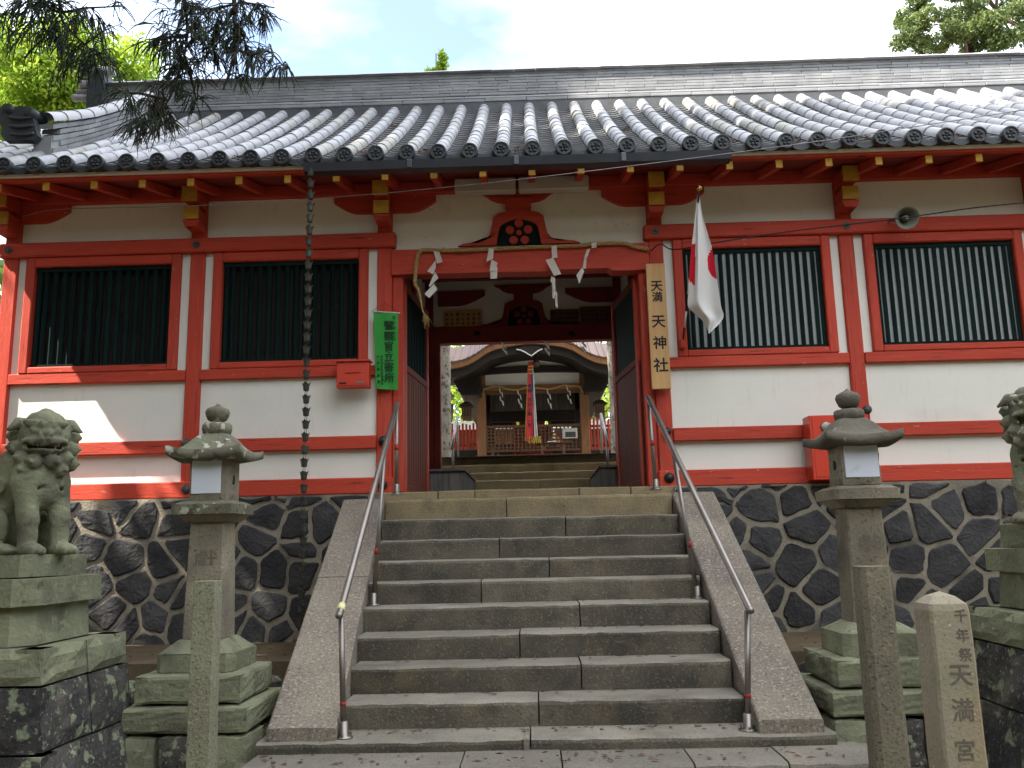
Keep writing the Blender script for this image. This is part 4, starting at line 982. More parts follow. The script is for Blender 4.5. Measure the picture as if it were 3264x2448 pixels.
# signboard
Ys = 9.27
sc_ = [P(2060, 841, Ys), P(2120, 839, Ys), P(2077, 1240, Ys), P(2138, 1239, Ys)]
sb = thing('shrine_signboard', 'tall pale wooden name board with black brush characters right of the gate', 'signboard', sc_[2])
pts = [(sc_[0].x, sc_[0].z), (sc_[1].x, sc_[1].z), (sc_[3].x, sc_[3].z), (sc_[2].x, sc_[2].z)]
xm0, xm1 = (pts[0][0]+pts[3][0])/2, (pts[1][0]+pts[2][0])/2
MB().box(xm0, xm1, Ys, Ys+.035, (pts[2][1]+pts[3][1])/2, (pts[0][1]+pts[1][1])/2, .004).build('board', 'signwood', sb)
items = []
for ch, px, py, sz in (('天', 2096, 912, .135), ('満', 2096, 946, .12), ('天', 2101, 1025, .155), ('神', 2101, 1092, .155), ('社', 2106, 1163, .165)):
    q = P(px, py, Ys); items.append((ch, xm0+(xm1-xm0)*.52, Ys-.001, q.z, sz))
for it in items: lettering(MB(), [it], .022, .0012).build('written_character', 'ink', sb)
# red letter box
Ym = 9.20
a, b = P(1072, 1236, Ym), P(1176, 1152, Ym)
mbx = thing('letter_box', 'red metal letter box on the wall beside the green banner', 'letter box', (a.x, Ym, a.z))
MB().box(a.x, b.x, Ym, 9.33, a.z, b.z, .006).build('box_body', 'redgloss', mbx)
MB().box(a.x-.015, b.x+.015, Ym-.025, 9.33, b.z+.001, b.z+.022, .004).build('box_lid', 'redgloss', mbx)
q = P(1110, 1222, Ym); MB().box(q.x-.10, q.x-.02, Ym-.004, Ym+.002, q.z-.006, q.z+.012, .001).build('slot', 'darkroom', mbx)  # slot is a dark plate, its shade put into colour
MB().box(q.x+.09, q.x+.17, Ym-.005, Ym+.002, q.z+.0, q.z+.022, .001).build('name_plate', 'steel', mbx)
MB().box(a.x+.004, b.x-.004, Ym-.003, Ym-.0005, q.z-.026, q.z-.022).build('seam', 'darkroom', mbx)
MB().box(a.x+.09, b.x-.09, Ym-.012, Ym-.0005, a.z+.16, a.z+.166, .002).build('flap_edge', 'redgloss', mbx)
# fire hose cabinet
Yh = 9.12
a, b = P(2594, 1530, Yh), P(2765, 1320, Yh)
hc = thing('hose_cabinet', 'red fire hose cabinet with round lamp behind the right lantern', 'cabinet', (a.x, Yh, a.z))
MB().box(a.x, b.x, Yh, 9.34, a.z, b.z, .006).build('cabinet_body', 'redgloss', hc)
MB().box(a.x+.03, b.x-.03, Yh-.006, Yh-.0005, a.z+.03, b.z-.02, .003).build('cabinet_door', 'redgloss', hc)
q = P(2633, 1362, Yh); MB().lathe([(.058, 0), (.058, .01), (.05, .014), (.004, .016)], (q.x, Yh-.006, q.z), 18, 'y').build('lamp_dish', 'steel', hc, True)
q = P(2616, 1422, Yh); MB().box(q.x-.012, q.x+.012, Yh-.014, Yh-.006, q.z-.05, q.z+.05, .003).build('handle', 'redgloss', hc)
# flag
fb0, fb1 = P(2176, 1096, 9.33), P(2229, 606, 8.62)
fl = thing('national_flag', 'white flag with red disc hanging folded from a slanting pole', 'flag', fb0)
mb = MB(); N = 9
for k in range(N):
    o = MB().tube([lerp(fb0, fb1, k/N), lerp(fb0, fb1, (k+.97)/N)], .011, 8).build('pole_band', 'ink' if k % 2 == 0 else 'tape_white', fl, True)
MB().lathe([(.004, -.033), (.02, -.027), (.032, -.008), (.033, .008), (.022, .026), (.004, .034)], fb1+Vector((0, 0, .02)), 16).build('gold_ball', 'brass', fl, True)
MB().box(fb0.x-.03, fb0.x+.03, 9.30, 9.39, fb0.z-.05, fb0.z+.06, .006).build('pole_socket', 'red', fl)
fc = lambda x, y: (2030+x/2.37, 560+y/2.37)
Lft = [(458, 140), (440, 300), (424, 450), (410, 560), (398, 720), (390, 860), (386, 985), (430, 1035), (510, 1112), (543, 1192)]
Rgt = [(470, 140), (497, 300), (540, 450), (568, 545), (592, 690), (606, 790), (620, 880), (636, 985), (650, 1080), (546, 1195)]
NV, NU = 72, 36
Lc = [p for p in curve([(x, y, 0) for x, y in Lft], 8)]; Rc = [p for p in curve([(x, y, 0) for x, y in Rgt], 8)]
rows = []; pix = []
for i in range(NV+1):
    k = i/NV*(len(Lc)-1); i0 = min(int(k), len(Lc)-2); f = k-i0; A = lerp(Lc[i0], Lc[i0+1], f); B = lerp(Rc[i0], Rc[i0+1], f); r = []; pr = []
    v = i/NV; Yz = lerp(8.66, 8.93, min(1, v*1.1))
    for j in range(NU+1):
        u = j/NU; c = lerp(A, B, u); fold = .055*math.exp(-((u-.36)/.13)**2)*min(1, v*3)*(1 if v < .82 else max(0, (1-v)/.18))
        dy = -fold-.030*math.sin(u*PI*1.7+.6)*min(1, v*2)+.02*math.sin(u*9+v*3)*v
        p = P(*fc(c.x, c.y), Yz+dy); r.append(tuple(p)); pr.append((c.x, c.y))
    rows.append(r); pix.append(pr)
def redface(i, j):
    x = (pix[i][j][0]+pix[i+1][j+1][0])/2; y = (pix[i][j][1]+pix[i+1][j+1][1])/2
    if x < 441 and 515+max(0, (425-x))*.4 < y < 832-max(0, 440-x)*.75: return 1
    e = ((x-640)/108)**2+((y-655)/138)**2
    return 1 if (x > 535 and e < 1) else 0
MB().grid(rows, redface).build('flag_cloth', ['flagwhite', 'flagred'], fl, True)
# loudspeaker horn
q = P(2891, 694, 8.95); ls = thing('loudspeaker', 'round grey horn loudspeaker under the eave at right', 'loudspeaker', q)
axv = Vector((-.12, -1, -.30)).normalized(); e1 = axv.orthogonal().normalized(); e2 = axv.cross(e1)
def horn(prof, n=28):
    mb = MB(); mb.grid([[tuple(q+axv*h+(e1*math.cos(a)+e2*math.sin(a))*r) for a in np.linspace(0, 2*PI, n+1)] for r, h in prof]); return mb
horn([(.035, -.30), (.035, -.22), (.045, -.16), (.07, -.08), (.10, -.02), (.122, 0), (.126, .006), (.118, .006), (.095, -.02), (.06, -.08), (.035, -.15), (.01, -.17)]).build('horn_bell', 'horn', ls, True)
horn([(.001, .0), (.022, -.01), (.03, -.04), (.03, -.14)]).build('horn_core', 'horn', ls, True)
horn([(.001, .012), (.012, .008), (.014, 0)], 10).build('core_tip', 'tape_white', ls, True)
MB().tube([q+axv*-.25, P(2830, 706, 9.35)], .014, 8).build('bracket', 'horn', ls)
# cables
MB().tube(curve([P(70, 690, 9.25), P(200, 667, 9.1), P(592, 657, 8.8), P(1100, 626, 8.6), P(1450, 594, 8.4), P(1700, 567, 8.2), P(2164, 510, 7.9), P(2600, 452, 7.6), P(2855, 413, 7.4), P(3300, 345, 7.1)], 10), .0042, 5).build('overhead_wire', 'wire', None, True)
tag(bpy.data.objects['overhead_wire'], 'thin wire sagging across the front under the eave', 'wire')
o = MB().tube(curve([P(2075, 800, 9.3), P(2105, 778, 9.2), P(2150, 795, 9.15), P(2270, 775, 9.0), P(2500, 740, 8.9), P(2880, 694, 8.75), P(3100, 663, 8.5), P(3320, 640, 8.2)], 10), .007, 6).build('black_cable', 'cable', None, True)
tag(o, 'black cable from the right gate post past the loudspeaker', 'cable')

# ================================================================ straw rope with folded paper streamers
def rope(pts, r, strands=3, twist=30, n=6, taper=False):
    path = curve(pts, 8); mb = MB(); L = 0; acc = [0]
    for i in range(1, len(path)): L += (path[i]-path[i-1]).length; acc.append(L)
    m_ = max(len(path), int(L/.012)); dense = []
    for i in range(m_+1):
        s = L*i/m_; k = max(j for j in range(len(acc)) if acc[j] <= s+1e-9); k = min(k, len(path)-2); f = (s-acc[k])/max(1e-9, acc[k+1]-acc[k]); dense.append(lerp(path[k], path[k+1], min(1, f)))
    for q in range(strands):
        pp = []
        for i, p in enumerate(dense):
            d = (dense[min(i+1, m_)]-dense[max(i-1, 0)]).normalized(); a = Vector((0, 1, 0)); a = (a-d*a.dot(d)).normalized(); b = d.cross(a); an = twist*L*i/m_+q*2*PI/strands
            s = 1.0 if not taper else lerp(1, .35, i/m_); pp.append(p+(a*math.cos(an)+b*math.sin(an))*r*.55*s)
        mb.tube(pp, r*.62 if not taper else [r*.62*lerp(1, .4, i/m_) for i in range(len(pp))], n)
    return mb
sr = thing('sacred_rope', 'twisted straw rope strung along the lintel, its left end hanging down', 'rope', P(1670, 790, 9.33))
Yr = 9.335
rp = [P(1322, 905, Yr), P(1326, 850, Yr), P(1333, 812, Yr), P(1342, 800, Yr), P(1358, 797, Yr), P(1430, 799, Yr), P(1565, 794, Yr), P(1700, 788, Yr), P(1850, 783, Yr), P(1890, 778, Yr), P(1985, 776, Yr), P(2020, 786, Yr), P(2066, 795, Yr)]
rope(rp, .021, 3, 55).build('rope_run', 'rope', sr, True)
rope([P(1322, 905, Yr), P(1336, 930, Yr), P(1346, 985, Yr), P(1352, 1000, Yr)], .019, 3, 55, 6, True).build('rope_tail', 'rope', sr, True)
for name_, c, dr in (('rope_tassel', P(1352, 996, Yr), Vector((.25, 0, -1))), ('rope_tassel', P(2066, 795, Yr), Vector((1, -.1, -.15)))):
    mb = MB()
    for k in range(34):
        d = (dr.normalized()+Vector((random.gauss(0, .22), random.gauss(0, .15), random.gauss(0, .15)))).normalized(); L = random.uniform(.05, .17) if dr.z < -.5 else random.uniform(.02, .05)
        mb.tube([c, c+d*L*.5+Vector((0, 0, .005)), c+d*L-Vector((0, 0, L*.1))], [.003, .002, .001], 3, False)
    mb.build(name_, 'rope', sr)
def streamer(pts, label, w=.05):
    """zigzag paper: list of (px,py,pw) quads down the strip"""
    t = thing('paper_streamer', label, 'paper streamer', P(pts[0][0][0], pts[0][0][1], Yr-.03), 'paper streamers on the lintel rope')
    for k, quad in enumerate(pts):
        c = [P(x, y, Yr-.035-.012*(k % 2)-(.015 if i in (1, 2) else 0)) for i, (x, y) in enumerate(quad)]
        rows = [[tuple(lerp(lerp(c[0], c[1], u), lerp(c[3], c[2], u), v)+Vector((0, .006*math.sin(3*v+k)*math.sin(PI*u), 0))) for u in (0, .33, .66, 1)] for v in (0, .25, .5, .75, 1)]
        MB().grid(rows).build('paper_fold', 'paper', t, True)
g2 = lambda x, y: (1150+x/3.19, 740+y/3.19)
G2 = lambda *p: [g2(*q) for q in p]
streamer([G2((740, 192), (800, 200), (832, 305), (775, 318)), G2((762, 285), (762, 365), (735, 430), (676, 396)), G2((755, 400), (790, 465), (700, 560), (692, 540)), G2((745, 525), (780, 580), (697, 670), (646, 628))], 'first white paper streamer from the left, longest, folded in four')
g7 = lambda x, y: (1180+x/2.3284, 500+y/2.3284)
G7 = lambda *p: [g7(*q) for q in p]
streamer([G7((880, 680), (918, 682), (912, 755), (862, 780)), G7((900, 760), (945, 785), (935, 840), (885, 850)), G7((890, 810), (945, 820), (940, 905), (892, 905))], 'second white paper streamer from the left, short and bunched')
g1 = lambda x, y: (1240+x/2.572, 840+y/2.572)
G1 = lambda *p: [g1(*q) for q in p]
streamer([G7((1345, 665), (1385, 655), (1390, 748), (1350, 750)), G7((1302, 765), (1358, 748), (1418, 870), (1365, 884)), G1((1330, 105), (1365, 118), (1350, 160), (1322, 145)), G1((1335, 130), (1362, 120), (1365, 230), (1335, 190)), G1((1338, 200), (1380, 240), (1350, 292), (1340, 280)), G1((1362, 265), (1378, 240), (1385, 365), (1365, 350))], 'third white paper streamer from the left, long and trailing')
streamer([G7((1640, 640), (1680, 630), (1682, 670), (1645, 678)), G7((1610, 685), (1635, 680), (1610, 750), (1588, 745)), G7((1590, 745), (1608, 748), (1600, 830), (1575, 830)), G1((1580, 35), (1602, 60), (1560, 165), (1535, 95))], 'fourth white paper streamer from the left, twisted thin')
# ================================================================ guardian lion-dogs (one continuous carved surface each)
def surface_nets(F, o, h):
    """mesh of F=0 on a regular grid"""
    ins = F < 0; n = np.array(F.shape)
    c = np.zeros(n-1, int)
    for dx in (0, 1):
        for dy in (0, 1):
            for dz in (0, 1): c += ins[dx:n[0]-1+dx, dy:n[1]-1+dy, dz:n[2]-1+dz]
    act = (c > 0) & (c < 8); idx = -np.ones(n-1, int); cells = np.argwhere(act); idx[act] = np.arange(len(cells))
    s = np.zeros((len(cells), 3)); w = np.zeros(len(cells)); corners = [(0, 0, 0), (1, 0, 0), (0, 1, 0), (1, 1, 0), (0, 0, 1), (1, 0, 1), (0, 1, 1), (1, 1, 1)]
    val = [F[cells[:, 0]+a, cells[:, 1]+b, cells[:, 2]+d] for a, b, d in corners]
    for i in range(8):
        for j in range(i+1, 8):
            if sum(abs(np.array(corners[i])-corners[j])) != 1: continue
            a, b = val[i], val[j]; m_ = (a < 0) != (b < 0); t = np.where(m_, a/np.where(m_, a-b, 1), 0)[:, None]
            s += np.where(m_[:, None], np.array(corners[i])+t*(np.array(corners[j])-np.array(corners[i])), 0); w += m_
    V = (cells+s/w[:, None])*h+o; quads = []
    for ax in range(3):
        u, v = (ax+1) % 3, (ax+2) % 3
        sl0 = [slice(1, -1)]*3; sl0[ax] = slice(0, -1); sl1 = [slice(1, -1)]*3; sl1[ax] = slice(1, None)
        a, b = ins[tuple(sl0)], ins[tuple(sl1)]; e = np.argwhere(a != b); fl = a[a != b]
        e = e.copy(); e[:, u] += 1; e[:, v] += 1
        q = []
        for du, dv in ((-1, -1), (0, -1), (0, 0), (-1, 0)):
            p = e.copy(); p[:, u] += du; p[:, v] += dv; q.append(idx[p[:, 0], p[:, 1], p[:, 2]])
        q = np.stack(q, 1); q[~fl] = q[~fl][:, ::-1]; quads.append(q)
    return V, np.concatenate(quads)
def lion(open_mouth, yaw, mirror=1):
    h = .0098; lo = np.array([-.34, -.56, -.02]); hi = np.array([.34, .42, .96])
    G = [np.arange(lo[i], hi[i], h) for i in range(3)]; X, Y, Z = np.meshgrid(*G, indexing='ij')
    F = np.full(X.shape, 9.0)
    def el(c, r, X=X, Y=Y, Z=Z):
        k = np.sqrt(((X-c[0])/r[0])**2+((Y-c[1])/r[1])**2+((Z-c[2])/r[2])**2); return (k-1)*min(r)
    def cap(a, b, ra, rb, X=X, Y=Y, Z=Z):
        a = np.array(a); d = np.array(b)-a; t = np.clip(((X-a[0])*d[0]+(Y-a[1])*d[1]+(Z-a[2])*d[2])/d.dot(d), 0, 1)
        return np.sqrt((X-a[0]-t*d[0])**2+(Y-a[1]-t*d[1])**2+(Z-a[2]-t*d[2])**2)-(ra+(rb-ra)*t)
    def un(F, g, k=.03):
        hh = np.clip(.5+.5*(F-g)/k, 0, 1); return F+(g-F)*hh-k*hh*(1-hh)
    def sub(F, g, k=.008):
        hh = np.clip(.5-.5*(F+g)/k, 0, 1); return F+(-g-F)*hh+k*hh*(1-hh)
    F = un(F, el((0, -.24, .19), (.18, .20, .19))); F = un(F, cap((0, -.22, .28), (0, .06, .53), .165, .155), .05); F = un(F, el((0, .085, .46), (.17, .145, .18)), .05)
    for sx in (-1, 1):
        F = un(F, cap((sx*.11, .10, .46), (sx*.105, .155, .22), .078, .060), .03); F = un(F, cap((sx*.105, .155, .24), (sx*.105, .165, .05), .060, .054), .02)
        F = un(F, el((sx*.108, .205, .035), (.066, .085, .045)), .015)
        for t in (-1, 0, 1): F = un(F, el((sx*.108+t*.034, .275-.006*abs(t), .028), (.022, .03, .03)), .006)
        F = un(F, el((sx*.165, -.13, .17), (.075, .16, .15)), .03); F = un(F, el((sx*.175, .04, .035), (.055, .10, .042)), .02)
        F = un(F, el((sx*.115, .10, .24), (.03, .03, .045)), .02)
    F = un(F, cap((0, .04, .55), (0, .09, .72), .15, .14), .04)
    for a, b, r in (((0, -.40, .20), (0, -.46, .52), .07), ((.06, -.40, .2), (.10, -.44, .44), .05), ((-.06, -.40, .2), (-.10, -.44, .44), .05)): F = un(F, cap(a, b, r, .02), .02)
    # head in its own turned frame
    cy, sy = math.cos(yaw), math.sin(yaw); hx, hy, hz = 0, .10, .735
    tl = .06
    X1, Y1, Z1 = X-hx, Y-hy, Z-hz; HX = X1*cy+Y1*sy; HY = -X1*sy+Y1*cy; HZ = Z1+tl*HY
    hs = .97; HX, HY, HZ = HX/hs, HY/hs, HZ/hs
    e = lambda c, r: el(c, r, HX, HY, HZ)
    c_ = lambda a, b, ra, rb: cap(a, b, ra, rb, HX, HY, HZ)
    F = un(F, e((0, .02, .03), (.158, .15, .125)), .02)
    F = un(F, e((0, .02, .13), (.11, .10, .06)), .03); F = un(F, e((0, 0, .18), (.035, .035, .03)), .03)
    F = un(F, e((0, .10, -.045), (.125, .10, .075)), .02)
    F = un(F, e((0, .165, .035), (.05, .04, .03)), .012)               # nose
    for sx in (-1, 1):
        F = un(F, e((sx*.028, .19, .022), (.018, .016, .014)), .006)
        F = un(F, c_((sx*.012, .165, .085), (sx*.105, .125, .10), .022, .024), .01)  # brow
        for t in range(4): F = un(F, e((sx*(.025+.032*t), .172-.014*t, .105), (.016, .014, .016)), .005)
        F = un(F, e((sx*.062, .150, .055), (.030, .022, .024)), .006)   # eye
        F = un(F, c_((sx*.15, .03, .10), (sx*.215, .04, .055), .040, .012), .012)  # ear
        F = un(F, c_((sx*.02, .19, -.005), (sx*.115, .14, -.02), .018, .020), .008); F = un(F, c_((sx*.115, .14, -.02), (sx*.125, .11, -.075), .020, .015), .01)  # lip
    mh = .030 if open_mouth else .015
    for t in np.linspace(-1, 1, 9):
        pass
    mouth = np.maximum(np.maximum(np.abs(HX)-.098, np.abs(HZ+.050+.06*np.abs(HX))-mh), .085-HY); F = sub(F, mouth)
    for sx in (-1, 1):
        F = sub(F, e((sx*.108, .155, -.045), (.020, .03, .017)))
    if not open_mouth:
        for k in range(-4, 5): F = un(F, e((k*.020, .178-.0022*k*k, -.044), (.0092, .012, .015)), .003)
    else:
        F = un(F, e((0, .13, -.075), (.05, .06, .014)), .006)
        for k in range(-3, 4): F = un(F, e((k*.024, .172-.003*k*k, -.026), (.010, .012, .012)), .003)
    # mane: curls with a raised eye, and locks falling down the back
    curls = [(.125, .085, -.125), (.055, .135, -.150), (.165, .02, -.06), (.17, -.05, .02), (.16, -.07, -.10), (.10, .10, -.20), (.165, -.02, -.16), (.09, -.13, .02), (.12, -.10, .10)]
    for cx_, cyy, cz_ in curls:
        for sx in (-1, 1):
            c0 = (sx*cx_, cyy, cz_); F = un(F, e(c0, (.052, .048, .050)), .006)
            nrm = np.array([sx*cx_, cyy, 0]); nrm = nrm/np.linalg.norm(nrm)
            dx, dy, dz = HX-c0[0], HY-c0[1], HZ-c0[2]; al = dx*nrm[0]+dy*nrm[1]; ra = np.sqrt(np.maximum(dx*dx+dy*dy+dz*dz-al*al, 0))
            F = sub(F, np.sqrt((ra-.030)**2+(al-.046)**2)-.0075, .006); F = un(F, el((c0[0]+nrm[0]*.046, c0[1]+nrm[1]*.046, c0[2]), (.016, .016, .016), HX, HY, HZ), .005)
    for sx in (-1, 1):
        for k, (a, b) in enumerate((((.12, -.06, .62), (.17, -.14, .40)), ((.06, -.12, .62), (.11, -.24, .42)), ((.15, 0, .58), (.185, -.03, .40)), ((.0, -.14, .60), (.03, -.27, .45)))):
            F = un(F, cap((sx*a[0], *a[1:]), (sx*b[0], *b[1:]), .05, .022), .008)
        F = sub(F, cap((sx*.19, .02, .36), (sx*.06, .21, .42), .012, .010), .02)
    # weathering
    F = F+.0035*(np.sin(X*61+Y*37)*np.sin(Y*53+Z*29)*np.sin(Z*47+X*31))+.0018*np.sin(X*151+1)*np.sin(Y*133)*np.sin(Z*141)
    F = np.maximum(F, -(Z-.0))
    V, Q = surface_nets(F, lo, h); return V, Q
def rot_place(V, ang, loc, s=1.0):
    c, sn = math.cos(ang), math.sin(ang); x, y = V[:, 0]*c-V[:, 1]*sn, V[:, 0]*sn+V[:, 1]*c
    return np.stack([x*s+loc[0], y*s+loc[1], V[:, 2]*s+loc[2]], 1)
def make_lion(label, V, Q, ang, loc, s, m):
    W_ = rot_place(V, ang, loc, s); t = thing('guardian_lion', label, 'statue', loc, 'guardian lion statues')
    me = bpy.data.meshes.new('lion_body'); me.from_pydata(W_.tolist(), [], Q.tolist()); me.materials.append(M[m]); me.polygons.foreach_set('use_smooth', [True]*len(Q)); me.update()
    put('lion_body', me, t); return t
def oct_block(cx, cy, wx, wy, ch, z0, z1, batter=0, n=1, j=.004):
    mb = MB(); rows = []
    for i in range(n+1):
        f = i/n; b = batter*(1-f); x, y, c = wx+b, wy+b, ch
        pts = [(-x+c, -y), (x-c, -y), (x, -y+c), (x, y-c), (x-c, y), (-x+c, y), (-x, y-c), (-x, -y+c)]
        rows.append([(cx+a, cy+q, lerp(z0, z1, f)) for a, q in pts])
    vs = [v for r in rows for v in r]
    mb.add(vs, [(i*8+k, i*8+(k+1) % 8, (i+1)*8+(k+1) % 8, (i+1)*8+k) for i in range(n) for k in range(8)]+[tuple(range(n*8, n*8+8)), tuple(range(8))[::-1]])
    return mb.jitter(j)
def pedestal(label, cx, cy, sg, zs):
    """zs: heights of statue slab top, slab bottom, cap bottom, neck bottom"""
    t = thing('lion_pedestal', label, 'pedestal', (cx, cy, 0), 'lion pedestals')
    oct_block(cx, cy+.05, .30, .36, .05, zs[1], zs[0], 0, 2, .006).build('statue_slab', 'moss', t)
    oct_block(cx, cy+.05, .40, .46, .13, zs[2], zs[1]-.004, 0, 1, .003).build('cap_slab', 'moss', t)
    oct_block(cx, cy+.05, .335, .40, .10, zs[3], zs[2]-.003, .01, 2, .003).build('neck_block', 'moss', t)
    # stonework base, battered, mossy top course above dark stones
    W2, ztop = .51, zs[3]-.004
    def course(z0, z1, wx, mats, nst, bat):
        for side in range(4):
            L = 2*wx
            for k in range(nst):
                a0, a1 = -wx+L*k/nst+.004, -wx+L*(k+1)/nst-.004; e = random.uniform(-.012, .012)
                def mp(a, d, z):
                    return {0: (cx+a, cy+.05-d, z), 1: (cx+d, cy+.05+a, z), 2: (cx-a, cy+.05+d, z), 3: (cx-d, cy+.05-a, z)}[side]
                n = 4; rows = []
                for i in range(n+1):
                    z = lerp(z0+.004, z1-.004, i/n); r = []
                    for q in range(n+1):
                        a = lerp(a0, a1, q/n); edge = (i in (0, n)) or (q in (0, n)); d = wx+bat*(1-i/n)+e-(.022 if edge else 0)+random.uniform(-.006, .006); r.append(mp(a, d, z))
                    rows.append(r)
                mb = MB().grid(rows)
                b0 = len(mb.v); bk = [mp(a0, wx-.16, z0+.004), mp(a1, wx-.16, z0+.004), mp(a1, wx-.16, z1-.004), mp(a0, wx-.16, z1-.004)]
                mb.v += bk; p = lambda i, q: i*(n+1)+q
                mb.f += [tuple(p(0, q) for q in range(n, -1, -1))+(b0, b0+1), tuple(p(n, q) for q in range(n+1))+(b0+2, b0+3), tuple(p(i, 0) for i in range(n+1))+(b0+3, b0), tuple(p(i, n) for i in range(n, -1, -1))+(b0+1, b0+2)]; mb.mi += [0]*4
                mb.build('base_stone', random.choice(mats), t)
    course(ztop-.20, ztop, W2, ['moss'], 2, .02); course(ztop-.55, ztop-.205, W2+.022, ['mossdark'], 2, .05); course(-.05, ztop-.555, W2+.075, ['mossdark'], 3, .08)
    MB().box(cx-W2+.08, cx+W2-.08, cy+.05-W2+.08, cy+.05+W2-.08, 0, ztop-.03).build('base_core', 'mortar', t)
    MB().box(cx-W2+.14, cx+W2-.14, cy+.05-W2+.14, cy+.05+W2-.14, ztop-.025, ztop-.004).build('base_top', 'earth', t)
    return t
VL, QL = lion(False, R(-32)); VR, QR = lion(True, R(20))
KY = 5.45
zl = [P(165, 1768, 5.15).z, P(165, 1842, 5.05).z, P(165, 1935, 4.97).z, P(165, 2072, 4.9).z]
lx = P(120, 1600, KY).x
pedestal('mossy tiered pedestal with dark stone base under the left lion', lx-.15, KY, -1, zl)
make_lion('mossy stone guardian lion with closed teeth on the left pedestal', VL, QL, R(-117), (lx-.06, KY+.02, zl[0]-.004), .985, 'moss')
zr = [P(3230, 1668, 5.15).z, P(3230, 1752, 5.05).z, P(3230, 1838, 4.97).z, P(3230, 1975, 4.9).z]
rx = P(3144, 1790, 5.1).x+.76
pedestal('mossy tiered pedestal with dark stone base at the right edge', rx, KY, 1, zr)
make_lion('stone guardian lion with open mouth at the right edge', VR, QR, R(127), (rx-.16, KY-.05, zr[0]-.004), .92, 'lantern')
# ================================================================ the worship hall in the court behind the gate
YH = 19.0
def c3(x, y, Y=YH): return P(1370+x/3.568, 1060+y/3.568, Y)
U = YH/2770/3.568*1.03
hall = thing('worship_hall', 'small timber worship hall with curved copper gable roof seen through the gate', 'building', c3(1170, 1405))
zf = c3(1170, 1400).z; ztie0, ztie1 = c3(1170, 655).z, c3(1170, 592).z
pL, pR = c3(587, 900).x, c3(1762, 900).x
MB().box(pL-.5, pR+.5, YH-.35, YH+4.6, COURT-.05, zf-.13, .02).build('stone_podium', 'paving', hall)
MB().box(pL-.12, pR+.12, YH-.12, YH+.16, zf-.128, zf+.02, .01).build('ground_sill', 'brownwood', hall)
for x in (pL, pR):
    for y in (YH, YH+2.2, YH+4.2): MB().box(x-.095, x+.095, y, y+.18, zf-.1, c3(1170, 470).z, .012).build('post', 'orangewood' if y == YH else 'darkwood', hall)
MB().box(pL-.14, pR+.14, YH-.03, YH+.2, ztie0+.01, ztie1, .012).build('tie_beam', 'orangewood', hall)
MB().box(pL+.08, pR-.08, YH+.02, YH+.15, ztie0-.06, ztie0+.008, .008).build('tie_rail', 'brownwood', hall)
for x in (pL, pR): MB().box(x-.03, x+.03, YH-.042, YH-.031, ztie1-.13, ztie1-.06, .004).build('nail_cover', 'black', hall)
zfr = c3(1170, 462).z
MB().box(pL+.09, pR-.09, YH+.07, YH+.13, ztie1, zfr+.06).build('frieze_panel', 'plaster', hall)
# rainbow beam (gently arched) and tympanum
n = 14; lo, hi = [], []
for k in range(n+1):
    u = k/n; x = lerp(pL-.02, pR+.02, u); b = 1-(2*u-1)**2
    lo.append((x, zfr-.01+.03*b)); hi.append((x, zfr+.12+.055*b))
MB().prism(lo+hi[::-1], YH-.02, YH+.17).build('rainbow_beam', 'darkwood', hall)
MB().prism([(pL-.1, zfr+.1)]+[(lerp(pL-.2, pR+.2, u), zfr+.20+.98*(math.sin(PI*u)**.8)) for u in np.linspace(.02, .98, 17)]+[(pR+.1, zfr+.1)], YH+.06, YH+.10).build('tympanum', 'plaster', hall)
for x, sg in ((pL, -1), (pR, 1)):
    o = MB().box(x-.10, x+.10, YH-.32, YH-.02, c3(0, 470).z, c3(0, 436).z+.03, .01).build('bracket_nose', 'darkwood', hall)
    MB().box(x-.095, x+.095, YH-.335, YH-.322, c3(0, 472).z+.01, c3(0, 455).z+.05, .003).build('white_end', 'tape_white', o)
    MB().prism([(x-.10, c3(0, 430).z+.01), (x+.10, c3(0, 430).z+.01), (x+.10*(sg > 0)+.03, c3(0, 385).z+.03), (x-.10*(sg < 0)-.03, c3(0, 385).z+.03)], YH-.335, YH-.322).build('white_end', 'tape_white', o)
# karahafu roof: one curve swept back, rising behind its front edge
YK = YH-1.3; UK = YK/2770/3.568*1.03; cx0 = c3(1145, 300, YK).x
prof = [(-1190, 338), (-1080, 336), (-930, 326), (-810, 312), (-710, 283), (-620, 238), (-550, 192), (-490, 155), (-420, 126), (-330, 102), (-180, 78), (0, 66)]
prof = prof+[(-x, y) for x, y in prof[::-1][1:]]
pc = [(cx0+x*UK, c3(1145, y, YK).z) for x, y in prof]
pc = [tuple(p)[:2] for p in curve([(a, b, 0) for a, b in pc], 3)]
def sweep(name, off0, off1, y0, y1, m, xs=1.0, parent=hall, rise=0.0):
    up = [(cx0+(a-cx0)*xs, b+off1) for a, b in pc]; dn = [(cx0+(a-cx0)*xs, b+off0) for a, b in pc]
    N_ = len(pc)
    vs = [(a, y, b+(rise if y == y1 else 0)) for y in (y0, y1) for a, b in dn]+[(a, y, b+(rise if y == y1 else 0)) for y in (y0, y1) for a, b in up]
    fs = []
    for i in range(N_-1):
        fs += [(i, N_+i, N_+i+1, i+1), (2*N_+i, 2*N_+i+1, 3*N_+i+1, 3*N_+i), (i, i+1, 2*N_+i+1, 2*N_+i), (N_+i, 3*N_+i, 3*N_+i+1, N_+i+1)]
    fs += [(0, 2*N_, 3*N_, N_), (N_-1, 2*N_-1, 4*N_-1, 3*N_-1)]
    return MB().add(vs, fs).build(name, m, parent)
rf = sweep('copper_roof', .004, .03, YK-.02, YK+1.1, 'copperroof', rise=.55)
sweep('copper_roof_rear', .0, .03, YK+1.1, YK+4.5, 'copperroof', .86, rf, 0).location.z = .55
